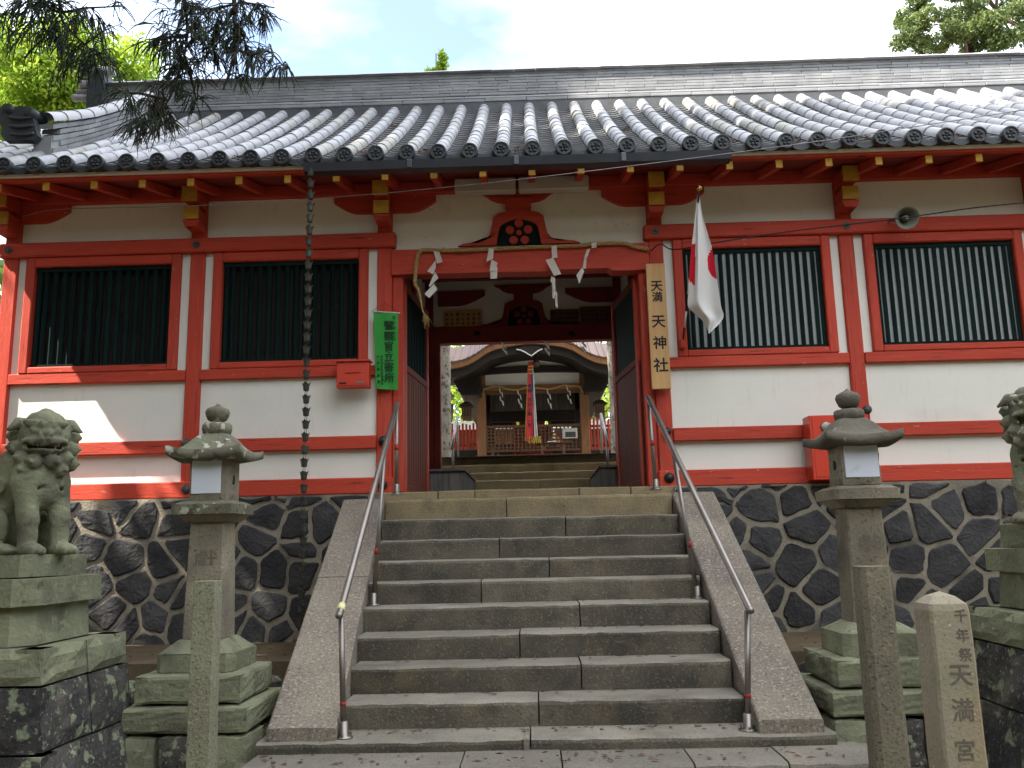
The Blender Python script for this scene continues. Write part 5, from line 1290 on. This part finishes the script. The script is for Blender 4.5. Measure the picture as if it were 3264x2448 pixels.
sweep('orange_edge', -.115, .0, YK, YK+.4, 'orangewood', .995, rf)
sweep('bargeboard', -.285, -.117, YK+.10, YK+.18, 'darkwood', .985, rf)
sweep('soffit', -.19, -.118, YK+.2, YK+1.5, 'darkwood', .98, rf)
for k in range(30):
    i = int(lerp(1, len(pc)-2, k/29)); a, b = pc[i]; MB().tube([(a, YK-.02, b+.033), (a, YK+1.1, b+.583)], .012, 5).build('roof_seam', 'copperroof', rf)
# eave sides: dark sloping soffits with rafters either side of the posts
for sg in (-1, 1):
    x0 = (pL if sg < 0 else pR); x1 = x0+sg*.62
    MB().prism([(x0, c3(0, 755).z), (x0, c3(0, 400).z), (x0+sg*.62, c3(0, 410).z), (x0+sg*.62, c3(0, 560).z), (x0+sg*.42, c3(0, 745).z)], YH-.3, YH+4.8).build('side_eave', 'darkwood', hall)
    for k in range(9): MB().tube([(lerp(x0, x1, .15+.09*k), YH-.32, c3(0, 480).z-.05*k), (lerp(x0, x1, .15+.09*k)-sg*.15, YH-.32, c3(0, 745).z+.03)], .018, 4).build('side_rafter', 'darkwood', hall)
# gable ornament, white edged
go = [c3(x, y, YH-1.25) for x, y in ((985, 195), (1035, 205), (1080, 225), (1120, 250), (1155, 268), (1195, 240), (1235, 210), (1280, 190), (1240, 150), (1060, 150))]
MB().prism([(p.x, p.z) for p in go], YH-1.27, YH-1.235).build('gable_pendant', 'darkwood', hall)
MB().tube([p+Vector((0, -.03, 0)) for p in go[:8]], .014, 5).build('pendant_edge', 'tape_white', hall)
# lattice screen
zl0, zl1 = c3(0, 1365).z, c3(0, 1088).z; xl0, xl1 = pL+.10, pR-.10
for z in (zl0, zl1): MB().box(xl0, xl1, YH+.04, YH+.10, z-.03, z+.03, .004).build('screen_rail', 'brownwood', hall)
me = MB().box(-.016, .016, 0, .02, zl0+.03, zl1-.03).mesh('screen_bar', 'brownwood'); N_ = 24
for k in range(N_+1): put('screen_bar', me, hall, loc=(lerp(xl0+.02, xl1-.02, k/N_), YH+.055, 0))
me = MB().box(xl0, xl1, 0, .018, -.016, .016).mesh('screen_crossbar', 'brownwood')
for k in range(1, 7): put('screen_crossbar', me, hall, loc=(0, YH+.076, lerp(zl0, zl1, k/7)))
# inside of the hall: floor, back openings, red inner shrine front
MB().box(pL, pR, YH+.2, YH+4.3, zf-.1, zf+.0).build('hall_floor', 'darkwood', hall)
MB().box(pL-.05, pR+.05, YH+.1, YH+4.4, zfr+.02, zfr+.08).build('hall_ceiling', 'darkwood', hall)
zb0 = c3(0, 760).z
MB().box(pL+.1, pR-.1, YH+2.15, YH+2.2, zb0, zfr).build('inner_plaster', 'greywood', hall)  # grey board colour stands in for the dim shade on this plaster
MB().box(pL+.1, pR-.1, YH+2.1, YH+2.25, zb0-.25, zb0, .01).build('inner_beam', 'darkwood', hall)
for f in (.28, .36, .62, .70): x = lerp(pL, pR, f); MB().box(x-.05, x+.05, YH+4.2, YH+4.3, zf, zfr).build('rear_post', 'reddull', hall)
MB().box(lerp(pL, pR, .37), lerp(pL, pR, .61), YH+4.22, YH+4.28, zf, zfr).build('rear_panel', 'reddull', hall)
for a, b in ((.0, .28), (.70, 1.0)):
    MB().box(lerp(pL, pR, a), lerp(pL, pR, b)-.051*(a < .1), YH+4.24, YH+4.28, zf, zf+.75).build('rear_panel', 'darkwood', hall)
    MB().box(lerp(pL, pR, a), lerp(pL, pR, b)-.051*(a < .1), YH+4.24, YH+4.28, zf+1.18, zfr).build('rear_panel', 'darkwood', hall)
for a, b in ((.285, .355), (.625, .695)):
    MB().box(lerp(pL, pR, a)+.02, lerp(pL, pR, b)-.02, YH+4.24, YH+4.28, zf, zf+1.25).build('rear_panel', 'reddull', hall); MB().box(lerp(pL, pR, a)+.02, lerp(pL, pR, b)-.02, YH+4.24, YH+4.28, zf+1.55, zfr).build('rear_panel', 'darkwood', hall)
# notice, table with box
nt_ = thing('paper_notice', 'white paper notice with small printed table on the lattice screen', 'notice', c3(1595, 1205))
a, b = c3(1510, 1205, YH-.02), c3(1678, 1085, YH-.02); MB().box(a.x, b.x, YH-.02, YH-.012, a.z, b.z).build('sheet', 'paper', nt_)
mb = MB()
for k in range(13): x = lerp(a.x+.07, b.x-.05, k/12); mb.box(x-.008, x+.008, YH-.0225, YH-.0205, b.z-.20, b.z-.08)
mb.build('printed_columns', 'bronze', nt_)
tb = thing('offering_table', 'low plain wooden table in front of the lattice screen', 'table', c3(1400, 1405, YH-.6))
YT = YH-.6; a, b = c3(1205, 1268, YT), c3(1592, 1256, YT)
MB().box(a.x, b.x, YT-.15, YT+.25, a.z, b.z+.005, .006).build('table_top', 'brownwood', tb)
for px in (1275, 1522):
    for yy in (YT-.12, YT+.18): q = c3(px, 1300, YT); MB().box(q.x-.025, q.x+.025, yy, yy+.05, COURT, a.z-.001).build('leg', 'brownwood', tb)
for s0, s1 in ((1285, 1345), (1512, 1452)): MB().tube([c3(s0, 1325, YT-.10), c3(s1, 1270, YT-.10)], .022, 4).build('brace', 'brownwood', tb)
a, b = c3(1338, 1255, YT), c3(1440, 1243, YT); o = MB().box(a.x, b.x, YT-.1, YT+.12, a.z+.006, b.z+.008, .004).build('wooden_box', 'paperpanel'); tag(o, 'flat pale box lying on the low table', 'box')
# bell, bell rope with coloured ribbons
YBL = YH-.9
q = c3(1210, 352, YBL); bl = thing('shrine_bell', 'round brown bronze bell hung under the gable beside the ribbons', 'bell', q)
r = .085; MB().lathe([(.01, -r), (r*.6, -r*.82), (r*.92, -r*.4), (r, -.02), (r*1.05, -.012), (r*1.05, .012), (r, .02), (r*.92, r*.4), (r*.6, r*.8), (.02, r*.97)], q, 20).build('bell_body', 'bellbrown', bl, True)
MB().tube([q+Vector((0, 0, r)), q+Vector((0, 0, r+.25))], .03, 8).build('bell_hanger', 'darkwood', bl)
rb = thing('bell_ribbons', 'long red, white, yellow and blue ribbons hanging from the bell', 'ribbons', c3(1155, 1240, YBL))
def ribbon(m, top, bot, w0, w1, dy, ph):
    rows = []
    for i in range(25):
        v = i/24; c = lerp(Vector(top), Vector(bot), v); w = lerp(w0, w1, min(1, v*1.2)); r_ = []
        for j in range(7): u = j/6*2-1; r_.append((c.x+u*w, c.y+dy+.03*math.sin(u*4+ph)*v+.02*math.sin(v*6+ph), c.z+.01*math.sin(5*u+ph)*(v == 1)))
        rows.append(r_)
    return MB().grid(rows).build('ribbon', m, rb, True)
T0 = c3(1143, 330, YBL)
ribbon('rib_red', T0, c3(1135, 1225, YBL), .045, .072, 0, 0); ribbon('rib_white', T0+Vector((.03, 0, 0)), c3(1210, 1225, YBL), .025, .035, .04, 2); ribbon('rib_yellow', T0+Vector((-.03, 0, 0)), c3(1094, 1225, YBL), .02, .025, .06, 1); ribbon('rib_blue', T0+Vector((.03, 0, 0)), c3(1182, 1225, YBL), .015, .022, .02, 3); ribbon('rib_white', T0+Vector((-.02, 0, 0)), c3(1104, 1210, YBL), .02, .03, .08, 4)
for py in (388, 425, 468): a = c3(1145, py, YBL); MB().tube([a+Vector((-.055, -.05, 0)), a+Vector((0, -.07, -.01)), a+Vector((.06, -.05, .01))], .011, 6).build('gold_tie', 'rib_yellow', rb)
items = []
for ch, py in zip('奉納吉見小織一水', (610, 660, 765, 825, 880, 925, 1005, 1050)): p_ = c3(1135, py, YBL-.05); items.append((ch, p_.x, YBL-.07, p_.z, .095))
lettering(MB(), items, .02, .002).build('lettering', 'ink', rb)
mb = MB()
for k in range(60):
    x = lerp(c3(1085, 0, YBL).x, c3(1230, 0, YBL).x, random.random()); z = c3(0, 1222, YBL).z; mb.tube([(x, YBL+random.uniform(-.03, .1), z+.02), (x+random.uniform(-.02, .02), YBL+random.uniform(-.03, .1), z-random.uniform(.05, .12))], .006, 3, False)
mb.build('fringe', 'rib_yellow', rb, kind='stuff')
# straw rope and streamers of the hall
sr2 = thing('hall_rope', 'thin straw rope looped along the hall tie beam', 'rope', c3(1170, 640))
MB().tube(curve([c3(600, 720, YH-.08), c3(612, 650, YH-.08), c3(690, 620, YH-.08), c3(780, 607, YH-.08), c3(880, 640, YH-.08), c3(1000, 648, YH-.08), c3(1120, 620, YH-.08), c3(1250, 630, YH-.08), c3(1380, 638, YH-.08), c3(1520, 595, YH-.08), c3(1600, 605, YH-.08), c3(1700, 605, YH-.08), c3(1745, 685, YH-.08)], 6), .028, 7).build('rope_run', 'rope', sr2, True)
def zig(px, py, px2, py2, label, Y=YH-.10, grp='zigzag streamers on the hall', m='paper', w=30):
    t = thing('zigzag_streamer', label, 'paper streamer', c3(px, py, Y), grp); n = 4
    for k in range(n):
        a = c3(lerp(px, px2, k/n)-w*.3+(12 if k % 2 else -12), lerp(py, py2, k/n), Y-.02*k); b = c3(lerp(px, px2, (k+1)/n)+(12 if k % 2 else -12), lerp(py, py2, (k+1)/n), Y-.02*k-.01)
        ww = w*U*.55; MB().add([(a.x, a.y, a.z), (a.x+ww, a.y-.01, a.z-.03), (b.x+ww*.7, b.y-.01, b.z-.05), (b.x-ww*.3, b.y, b.z)], [(0, 1, 2, 3)]).build('paper_fold', m, t)
for k, (a, b, c, d) in enumerate(((805, 625, 820, 815), (1012, 650, 1030, 845), (1348, 640, 1365, 850), (1572, 605, 1590, 795))): zig(a, b, c, d, 'white zigzag paper on the hall rope, %s from the left' % ('first', 'second', 'third', 'fourth')[k])
# two streamers hanging in shade under the rear lintel of the gate
for k, (a, b, c, d) in enumerate(((830, 100, 850, 225), (1325, 100, 1330, 235), (1745, 90, 1750, 210))):
    zig(a, b, c, d, 'shaded grey paper streamer under the rear gate lintel, %s from the left' % ('first', 'second', 'third')[k], 13.2, 'streamers under the rear gate lintel', 'paper', 40)
# metal lanterns hung either side of the hall
for sg, px, py0, py1 in ((-1, 420, 790, 1000), (1, 1935, 765, 965)):
    q = c3(px, py1, YH-.2); q1 = c3(px, py0, YH-.2); h = q1.z-q.z; w = 75*U
    hl = thing('hanging_lantern', 'dark roofed hanging lantern %s of the worship hall' % ('left' if sg < 0 else 'right'), 'lantern', q, 'hanging lanterns beside the hall')
    mb = MB(); frustum(mb, q.x, q.y, w*.62, q.z+h*.18, w*.72, q.z+h*.72); mb.build('lantern_body', 'brownwood', hl)
    mb = MB(); frustum(mb, q.x, q.y, w*1.05, q.z+h*.73, w*.9, q.z+h*.82); frustum(mb, q.x, q.y, w*.9, q.z+h*.821, w*.35, q.z+h*1.0); mb.build('lantern_roof', 'darkwood', hl)
    mb = MB(); frustum(mb, q.x, q.y, w*.5, q.z, w*.8, q.z+h*.17); mb.build('lantern_base', 'brownwood', hl)
    for k in range(4): MB().box(q.x-w*.6+k*w*.4-.012, q.x-w*.6+k*w*.4+.012, q.y-w*.75, q.y-w*.72, q.z+h*.2, q.z+h*.7).build('lantern_bar', 'darkwood', hl)
    MB().tube([(q.x, q.y, q1.z), (q.x, q.y, q1.z+.8)], .012, 5).build('hanger', 'black', hl)
# red picket fences
YP = YH+1.0
for sg, pa, pb in ((-1, 235, 560), (1, 1815, 2150)):
    f = thing('picket_fence', 'red picket fence %s of the worship hall' % ('left' if sg < 0 else 'right'), 'fence', c3((pa+pb)/2, 1340, YP), 'red fences beside the hall')
    a, b = c3(pa, 1340, YP), c3(pb, 1340, YP); n = 8; zt = c3(0, 1040 if sg < 0 else 1010, YP).z
    for k in range(n): x = lerp(a.x, b.x, (k+.5)/n); MB().box(x-.024, x+.024, YP, YP+.04, a.z, zt-.02*(k % 3), .008).build('picket', 'red', f)
    for z in (a.z+.12, zt-.2): MB().box(a.x, b.x, YP+.042, YP+.08, z-.03, z+.03, .006).build('fence_rail', 'red', f)
    MB().box(a.x-.1, b.x+.1, YP-.1, YP+.2, COURT, a.z-.01, .01).build('fence_base', 'darkwood', f)
# stone wall cap and low roofs far behind
for k, (px0, px1, py) in enumerate(((100, 560, 870), (1800, 2200, 850))):
    a, b = c3(px0, py, YH+6), c3(px1, py, YH+6); a.z -= .35; o = thing('court_wall', 'tile-capped wall at the back of the court, %s side' % ('left' if k == 0 else 'right'), 'wall', (a.x, YH+6, COURT))
    MB().box(a.x-1, b.x+1, YH+6.2, YH+6.4, COURT, a.z-.3).build('wall_body', 'brownwood', o); MB().prism([(YH+5.8, a.z-.3), (YH+6.3, a.z), (YH+6.8, a.z-.3)], a.x-1, b.x+1, axis='x').build('wall_cap', 'tiledark', o)
# inner handrails
for sg, pts in ((-1, [(325, 1420), (265, 1550), (312, 955), (250, 1320)]), (1, [(1955, 1400), (2022, 1470), (1945, 925), (2030, 1285)])):
    Yn, Yf_ = 13.55, 14.5
    f0, f1, t1, t0 = c3(*pts[0], Yf_), c3(*pts[1], Yn), c3(*pts[2], Yf_), c3(*pts[3], Yn)
    h = thing('inner_handrail', 'steel handrail at the %s of the inner steps' % ('left' if sg < 0 else 'right'), 'handrail', f0, 'handrails on the inner steps')
    MB().tube([t0, t1], .022, 10).build('rail', 'steel', h, True); MB().tube([f0-Vector((0, 0, .1)), Vector((t1.x, f0.y, t1.z-.03))], .018, 10).build('rail_post', 'steel', h, True); MB().tube([f1-Vector((0, 0, .1)), Vector((f1.x, f1.y, t0.z))], .018, 10).build('rail_post', 'steel', h, True)
# ================================================================ trees
def leaf_cloud(mb, centers, n, size, spread, flat_=.8, rnd=RNG, long_=1.6):
    """n small leaf quads scattered round each clump centre (c, r)"""
    for c, r in centers:
        k = max(3, int(n*r*r/(spread*spread)))
        d = rnd.normal(size=(k, 3)); d /= np.linalg.norm(d, axis=1)[:, None]
        p = np.array(c)+d*(r*rnd.uniform(.25, 1.0, (k, 1))**.6)*np.array([1, 1, flat_])
        a = rnd.normal(size=(k, 3)); a[:, 2] -= .3; a /= np.linalg.norm(a, axis=1)[:, None]
        b = np.cross(a, rnd.normal(size=(k, 3))); b /= np.linalg.norm(b, axis=1)[:, None]
        s = size*rnd.uniform(.6, 1.3, (k, 1))
        v = np.stack([p-a*s*long_*.5, p+b*s*.35, p+a*s*long_*.5, p-b*s*.35], 1).reshape(-1, 3)
        base = len(mb.v); mb.v += v.tolist(); mb.f += [(base+4*i, base+4*i+1, base+4*i+2, base+4*i+3) for i in range(k)]; mb.mi += [0]*k
    return mb
def clumps(c, R_, n, r, rnd=RNG, zs=1.0):
    d = rnd.normal(size=(n, 3)); d /= np.linalg.norm(d, axis=1)[:, None]; rad = rnd.uniform(.35, 1, n)**.6
    return [((c[0]+d[i, 0]*R_*rad[i], c[1]+d[i, 1]*R_*rad[i], c[2]+d[i, 2]*R_*rad[i]*zs), r*rnd.uniform(.6, 1.35)) for i in range(n)]
def tree(name, label, base, top, crowns, m, leaf, n_leaf, trunk_r, bark='barkdark', cat='tree', group=None, kind=None):
    t = thing(name, label, cat, base, group); mb = MB()
    b, tp = Vector(base), Vector(top); side = Vector((random.uniform(-.3, .3), random.uniform(-.3, .3), 0))
    mb.tube(curve([b, lerp(b, tp, .35)+side*.5, lerp(b, tp, .7)+side, tp], 5), [lerp(trunk_r, trunk_r*.25, i/15) for i in range(16)], 9).build('trunk', bark, t, True)
    for k in range(min(7, len(crowns))):
        c, r = crowns[(k*len(crowns))//7 if len(crowns) > 7 else k]; s = lerp(b, tp, random.uniform(.45, .85))
        MB().tube(curve([s, lerp(s, Vector(c), .5)+Vector((0, 0, .15)), Vector(c)], 4), [lerp(trunk_r*.35, .02, i/8) for i in range(9)], 6).build('branch', bark, t, True)
    leaf_cloud(MB(), crowns, n_leaf, leaf, 1.0).build('crown', m, t)
    return t
# bright spring-green tree behind the left gable
cl = []
for px, py, r, k in ((60, 190, 2.6, 22), (230, 230, 2.2, 16), (340, 210, 1.5, 10), (-150, 230, 2.6, 14), (60, 330, 2.4, 12)):
    q = P(px, py, 24); cl += clumps((q.x, q.y, q.z-.2), r*.75, k, .75, zs=.7)
cl = [c for c in cl if c[0][2] < P(100, 95, 24).z]
q = P(80, 500, 24); tree('spring_tree', 'bright yellow-green leafy tree behind the left roof end', (q.x, 24.5, COURT), P(90, 210, 24.5), cl, 'leafbright', .125, 800, .25)
# sprig of a tree showing over the middle of the ridge
cl = []
for k in range(9): q = P(1390+random.uniform(-28, 28), 205-random.uniform(-25, 40), 20); cl.append(((q.x, q.y, q.z), .13))
q = P(1390, 500, 20); tree('young_tree', 'small leafy treetop just showing above the middle of the ridge', (q.x, 20.2, COURT), P(1390, 170, 20.2), cl, 'leafbright', .085, 2600, .05)
# conifer over the right end of the ridge
cl = []
for px, py, r, k in ((3020, 60, 1.6, 18), (3190, 60, 2.0, 22), (2920, 30, .9, 8), (2910, 110, .7, 7), (3100, 150, 1.4, 14), (3300, 120, 2.2, 20), (3000, -120, 1.8, 14), (3250, -150, 2.5, 18)):
    q = P(px, py, 23); cl += clumps((q.x, q.y, q.z), r*.66, k, .30)
q = P(3110, 500, 23); tree('hinoki_tree', 'olive green conifer rising behind the right end of the roof', (q.x, 23.3, COURT), P(3090, -300, 23.3), cl, 'leafconifer', .08, 2500, .3)
# pale trunks inside the court
def pale_trunk(label, pts, r):
    t = thing('court_tree', label, 'tree', pts[0], 'pale trunks in the court')
    pa = curve(pts, 8); mb = MB().tube(pa, [lerp(r*1.15, r*.9, i/(len(pa)-1))*(1+.05*math.sin(i*1.3)) for i in range(len(pa))], 16); mb.jitter(.006).build('trunk', 'bark', t, True); return t, pa
tA, pa = pale_trunk('pale mottled tree trunk seen at the left of the gate opening', [(c3(165, 1430, 15.5).x, 15.5, COURT-.1), c3(165, 1200, 15.5), c3(165, 700, 15.5), c3(160, 180, 15.5), c3(150, -300, 15.5)], .118)
leaf_cloud(MB(), clumps((pa[-1].x, 15.6, pa[-1].z+.8), 1.2, 12, .5), 260, .10, 1.0).build('crown', 'leafmid', tA)
MB().tube([pa[-3], c3(60, 60, 15.7), c3(-30, -200, 15.9)], .04, 8).build('branch', 'bark', tA, True)
tB, pb = pale_trunk('pale lichened tree trunk seen at the right of the gate opening', [(c3(2130, 1420, 15.5).x, 15.5, COURT-.1), c3(2120, 1100, 15.5), c3(2095, 600, 15.5), c3(2070, 100, 15.5), c3(2060, -400, 15.5)], .095)
leaf_cloud(MB(), clumps((pb[-1].x, 15.6, pb[-1].z+.7), 1.2, 12, .5), 260, .10, 1.0).build('crown', 'leafmid', tB)
# trees behind the worship hall
for i, (px, py, Y, r, lab) in enumerate(((150, 330, 27, 2.2, 'leafy green tree far behind the left fence'), (420, 700, 31, 2.0, 'leafy tree behind the hall, left of its post'), (1880, 300, 27, 2.2, 'leafy green tree far behind the right fence'), (1900, 760, 31, 1.8, 'low leafy tree behind the hall at right'), (1150, 900, 33, 2.4, 'leafy tree seen through the back of the hall'))):
    q = c3(px, py, Y); cl = clumps((q.x, q.y, q.z), r, 26, .65, zs=.8); tree('court_background_tree', lab, (q.x, Y, COURT), (q.x, Y, q.z+r*.5), cl, 'leafmid' if i % 2 else 'leafbright', .19, 150, .14, group='trees behind the hall')

# ---- tall cedars left of and behind the viewer: they shade the forecourt and hang into view at top left
def sunray_gap(p):
    """true where foliage would shade the strip of wall at the far left that the photograph shows in sun"""
    s = (p[2]-3.0)/TOSUN.z; x, z, y = p[0]-TOSUN.x*s, 3.0, p[1]-TOSUN.y*s
    # slide along the ray to the wall plane y=9.35
    k = (p[1]-9.35)/TOSUN.y; xw, zw = p[0]-TOSUN.x*k, p[2]-TOSUN.z*k
    return (-6.9 < xw-(3.0-zw)*.73 < -4.0) and -0.4 < zw < 7.0
def cedar(label, base, h, z0, R_, n, seed, visible=()):
    rnd = np.random.default_rng(seed); t = thing('cedar_tree', label, 'tree', base, 'tall cedars over the forecourt')
    b = Vector(base); MB().tube([b, b+Vector((0, 0, h*.5)), b+Vector((0, 0, h))], [.45, .3, .06], 10).build('trunk', 'barkdark', t, True)
    cs = []
    for i in range(n):
        f = rnd.uniform(0, 1)**.8; z = lerp(z0, h, f); rr = R_*(1-f*.75)*math.sqrt(rnd.uniform(.03, 1)); a = rnd.uniform(0, 2*PI); c = (b.x+rr*math.cos(a), b.y+rr*math.sin(a), z)
        if sunray_gap(c): continue
        cs.append((c, .75*rnd.uniform(.7, 1.3)))
    for k in range(10):
        c = cs[(k*37) % len(cs)][0]; MB().tube([(b.x, b.y, c[2]-.6), c], [.07, .02], 5).build('branch', 'barkdark', t)
    mb = leaf_cloud(MB(), cs, 75, .34, 1.0, .6, rnd, 2.2); mb.build('crown', 'cedar', t); return t
FOREST = [((-8.6, 2.4, 0), 24, 9.5, 4.6, 330), ((-12.5, 7.5, 0), 25, 9, 4.6, 330), ((-4.2, -1.8, 0), 25, 9.5, 4.8, 330), ((-13.5, 0.5, 0), 26, 8, 4.8, 330), ((-9.0, -4.5, 0), 25, 8, 4.6, 300), ((-15.0, 12.5, 0), 33, 9, 4.8, 330), ((-5.4, 2.6, 0), 29, 14, 6.2, 300)]  # last two cedars are unseen, added to shade the court and the roof
LAB = ['tall dark cedar nearest the left lion, its twigs hanging into view', 'tall cedar beyond the left end of the gate', 'tall cedar close behind the viewer', 'tall cedar at far left of the forecourt', 'tall cedar behind the viewer at left', 'tallest cedar, unseen, added to shade the court from beyond the left gable', 'broad high cedar, unseen, added to shade the roof, left of the viewer']
cedars = [cedar(LAB[i], a[0], a[1], a[2], a[3], a[4], 40+i) for i, a in enumerate(FOREST)]
# hanging sprays of the nearest cedar, in view
def spray(path, nside, lside, seed, r0=.012, Yv=.25, dens=1.0):
    rnd = random.Random(seed); tw = MB(); nd = MB(); path = curve(path, 10)
    tw.tube(path, [lerp(r0, r0*.3, i/(len(path)-1)) for i in range(len(path))], 5)
    def strand(p, d, L):
        pts = [p]; v = d.normalized(); q = p.copy(); n = 6
        for k in range(n):
            v = (v+Vector((rnd.gauss(0, .09), rnd.gauss(0, .09), rnd.gauss(0, .07)+(-.34 if k < 3 else -.10)))).normalized(); q = q+v*(L/n); pts.append(q.copy())
        nd.tube(pts, [.0030, .0034, .0034, .0032, .0028, .0018, .0006], 3, False)
        for k in range(n):
            for s in range(4):
                c = lerp(pts[k], pts[k+1], rnd.random()); e = Vector((rnd.gauss(0, 1), rnd.gauss(0, 1), rnd.gauss(0, 1))); ax_ = (pts[k+1]-pts[k]).normalized(); e = (e.normalized()*.45+ax_*.9).normalized()*rnd.uniform(.008, .014); nn_ = e.orthogonal().normalized()*.0018
                nd.add([c-nn_, c+nn_, c+e], [(0, 1, 2)])
    N_ = len(path)
    for k in range(int(nside*dens*.62)):
        i = int(rnd.uniform(.06, 1)*(N_-1)); p = path[i]; ax = (path[min(i+1, N_-1)]-path[max(i-1, 0)]).normalized()
        d = Vector((rnd.gauss(0, 1), rnd.gauss(0, .8), rnd.gauss(0, .55)-.15)); d = (d-ax*d.dot(ax)*.5).normalized(); L = lside*rnd.uniform(.45, 1.1)*(1.0 if i < N_*.8 else .7)
        end = p+d*L+Vector((0, 0, -.10*L)); br = [p, lerp(p, end, .5)+Vector((0, 0, .02)), end]; tw.tube(br, [.004, .003, .0015], 4, False)
        for s in range(9):
            f = rnd.uniform(.15, 1); o = lerp(p, end, f); dd = (d*rnd.uniform(.5, 1.2)+Vector((rnd.gauss(0, .55), rnd.gauss(0, .55), rnd.gauss(-.25, .5)))); strand(o, dd, rnd.uniform(.07, .17))
    return tw, nd
YT0 = 4.6
c1v = lambda x, y, Y=YT0: P(x/2.011, y/2.011, Y)
TW, ND = MB(), MB()
def addspray(path, *a, **k):
    tw, nd = spray(path, *a, **k); TW.add(tw.v, tw.f); ND.add(nd.v, nd.f)
addspray([c1v(330, -260, 4.3), c1v(380, 0, 4.4), c1v(410, 150, 4.5), c1v(560, 300, 4.55), c1v(690, 420, 4.6)], 62, .26, 1)
addspray([c1v(120, -200, 4.4), c1v(330, 60, 4.5), c1v(560, 50, 4.5), c1v(780, 40, 4.6)], 34, .20, 2)
addspray([c1v(150, -60, 4.4), c1v(260, 130, 4.45), c1v(320, 240, 4.5)], 30, .20, 3)
addspray([c1v(-260, -120, 4.5), c1v(-100, 60, 4.5), c1v(20, 150, 4.5)], 22, .18, 4)
addspray([c1v(1180, -300, 4.4), c1v(1180, 0, 4.5), c1v(1200, 170, 4.5), c1v(1180, 360, 4.55), c1v(1100, 600, 4.6), c1v(1050, 690, 4.6)], 62, .21, 5)
addspray([c1v(1180, 360, 4.55), c1v(1230, 520, 4.6), c1v(1260, 650, 4.62)], 22, .12, 15)
addspray([c1v(1060, 640, 4.6), c1v(900, 600, 4.6), c1v(780, 600, 4.6)], 18, .13, 6)
addspray([c1v(1050, 690, 4.6), c1v(1030, 770, 4.6), c1v(1080, 830, 4.6)], 16, .13, 16)
addspray([c1v(1060, 690, 4.6), c1v(930, 790, 4.6), c1v(860, 820, 4.6)], 12, .09, 17)
addspray([c1v(1190, 40, 4.5), c1v(1350, 60, 4.5), c1v(1560, 20, 4.5), c1v(1760, 50, 4.6)], 36, .20, 7)
addspray([c1v(1190, 230, 4.5), c1v(1080, 240, 4.5), c1v(960, 270, 4.5)], 22, .15, 8)
addspray([c1v(1480, -260, 4.4), c1v(1500, 0, 4.45), c1v(1505, 250, 4.5), c1v(1480, 430, 4.5), c1v(1430, 575, 4.5)], 16, .15, 9, r0=.017)
addspray([c1v(1500, 300, 4.5), c1v(1600, 350, 4.5), c1v(1720, 330, 4.55), c1v(1830, 440, 4.6)], 30, .15, 10)
addspray([c1v(1500, 60, 4.45), c1v(1420, 180, 4.5), c1v(1350, 300, 4.5), c1v(1300, 420, 4.55)], 30, .16, 11)
addspray([c1v(1500, 150, 4.45), c1v(1570, 230, 4.5), c1v(1480, 330, 4.5)], 12, .12, 12)
TW.tube(curve([Vector((-8.4, 2.6, 9.4)), Vector((-5.5, 3.6, 7.2)), c1v(700, -600, 4.4), c1v(1180, -300, 4.4)], 6), .03, 6); TW.tube(curve([Vector((-5.5, 3.6, 7.2)), c1v(250, -500, 4.4), c1v(330, -260, 4.3)], 6), .02, 6); TW.tube(curve([c1v(900, -450, 4.4), c1v(1300, -420, 4.4), c1v(1480, -260, 4.4)], 5), .018, 6)
TW.build('hanging_branch', 'cedartwig', cedars[0]); ND.build('hanging_needles', 'cedar', cedars[0], kind='stuff')

# unseen foliage belt added behind and beside the viewer, to block low sky light
rw = np.random.default_rng(5); cs = []
for k in range(420):
    u = rw.uniform(0, 1)
    if u < .5: x, y = rw.uniform(-26, 24), rw.uniform(-17, -13)
    elif u < .75: x, y = rw.uniform(-27, -22), rw.uniform(-15, 9)
    else: x, y = rw.uniform(17, 21), rw.uniform(-15, 8.5)
    cs.append(((x, y, rw.uniform(.5, 10.5)), 1.7*rw.uniform(.8, 1.3)))
o = leaf_cloud(MB(), cs, 26, .75, 1.0, .9, rw, 1.7).build('added_wood_screen', 'leafconifer', kind='stuff')
cs = []
for k in range(170):
    sg = -1 if k % 2 else 1
    cs.append(((sg*rw.uniform(7.5 if sg < 0 else 10, 26), rw.uniform(19, 27), COURT+rw.uniform(.3, 5.0)), 1.3*rw.uniform(.8, 1.3)))
leaf_cloud(MB(), cs, 60, .42, 1.0, .9, rw, 1.7).build('court_wood', 'leafmid', kind='stuff')
# ================================================================ fallen leaves
mb = MB(); rl_ = random.Random(9)
def fallen(n, xr_, yr_, zf_):
    for k in range(n):
        x, y = rl_.uniform(*xr_), rl_.uniform(*yr_); z = zf_(x, y)+.004; a = rl_.uniform(0, 6.3); L = rl_.uniform(.012, .035); w = L*rl_.uniform(.15, .5)
        c, s = math.cos(a), math.sin(a); mb.add([(x-c*L, y-s*L, z), (x+s*w, y-c*w, z+.006), (x+c*L, y+s*L, z+.002), (x-s*w, y+c*w, z+.004)], [(0, 1, 2, 3)])
fallen(90, (-1.75, 1.8), (5.45, 5.72), lambda x, y: .213)
fallen(60, (-1.3, 1.35), (5.95, 6.1), lambda x, y: .281)
for y, z in NOSE[3:9]: fallen(26, (xl(y)+.05, xr(y)-.05), (y+.22, y+.35), lambda x, y_: z)
fallen(60, (1.8, 2.4), (5.8, 6.6), lambda x, y: .206)
fallen(120, (-5, -2), (7.8, 9.2), lambda x, y: .532); fallen(120, (2, 5), (7.8, 9.2), lambda x, y: .532)
mb.build('fallen_leaves', 'litter', kind='stuff')
print('objects', len(bpy.data.objects), 'tris', sum(len(o.data.polygons) for o in bpy.data.objects if o.type == 'MESH'))
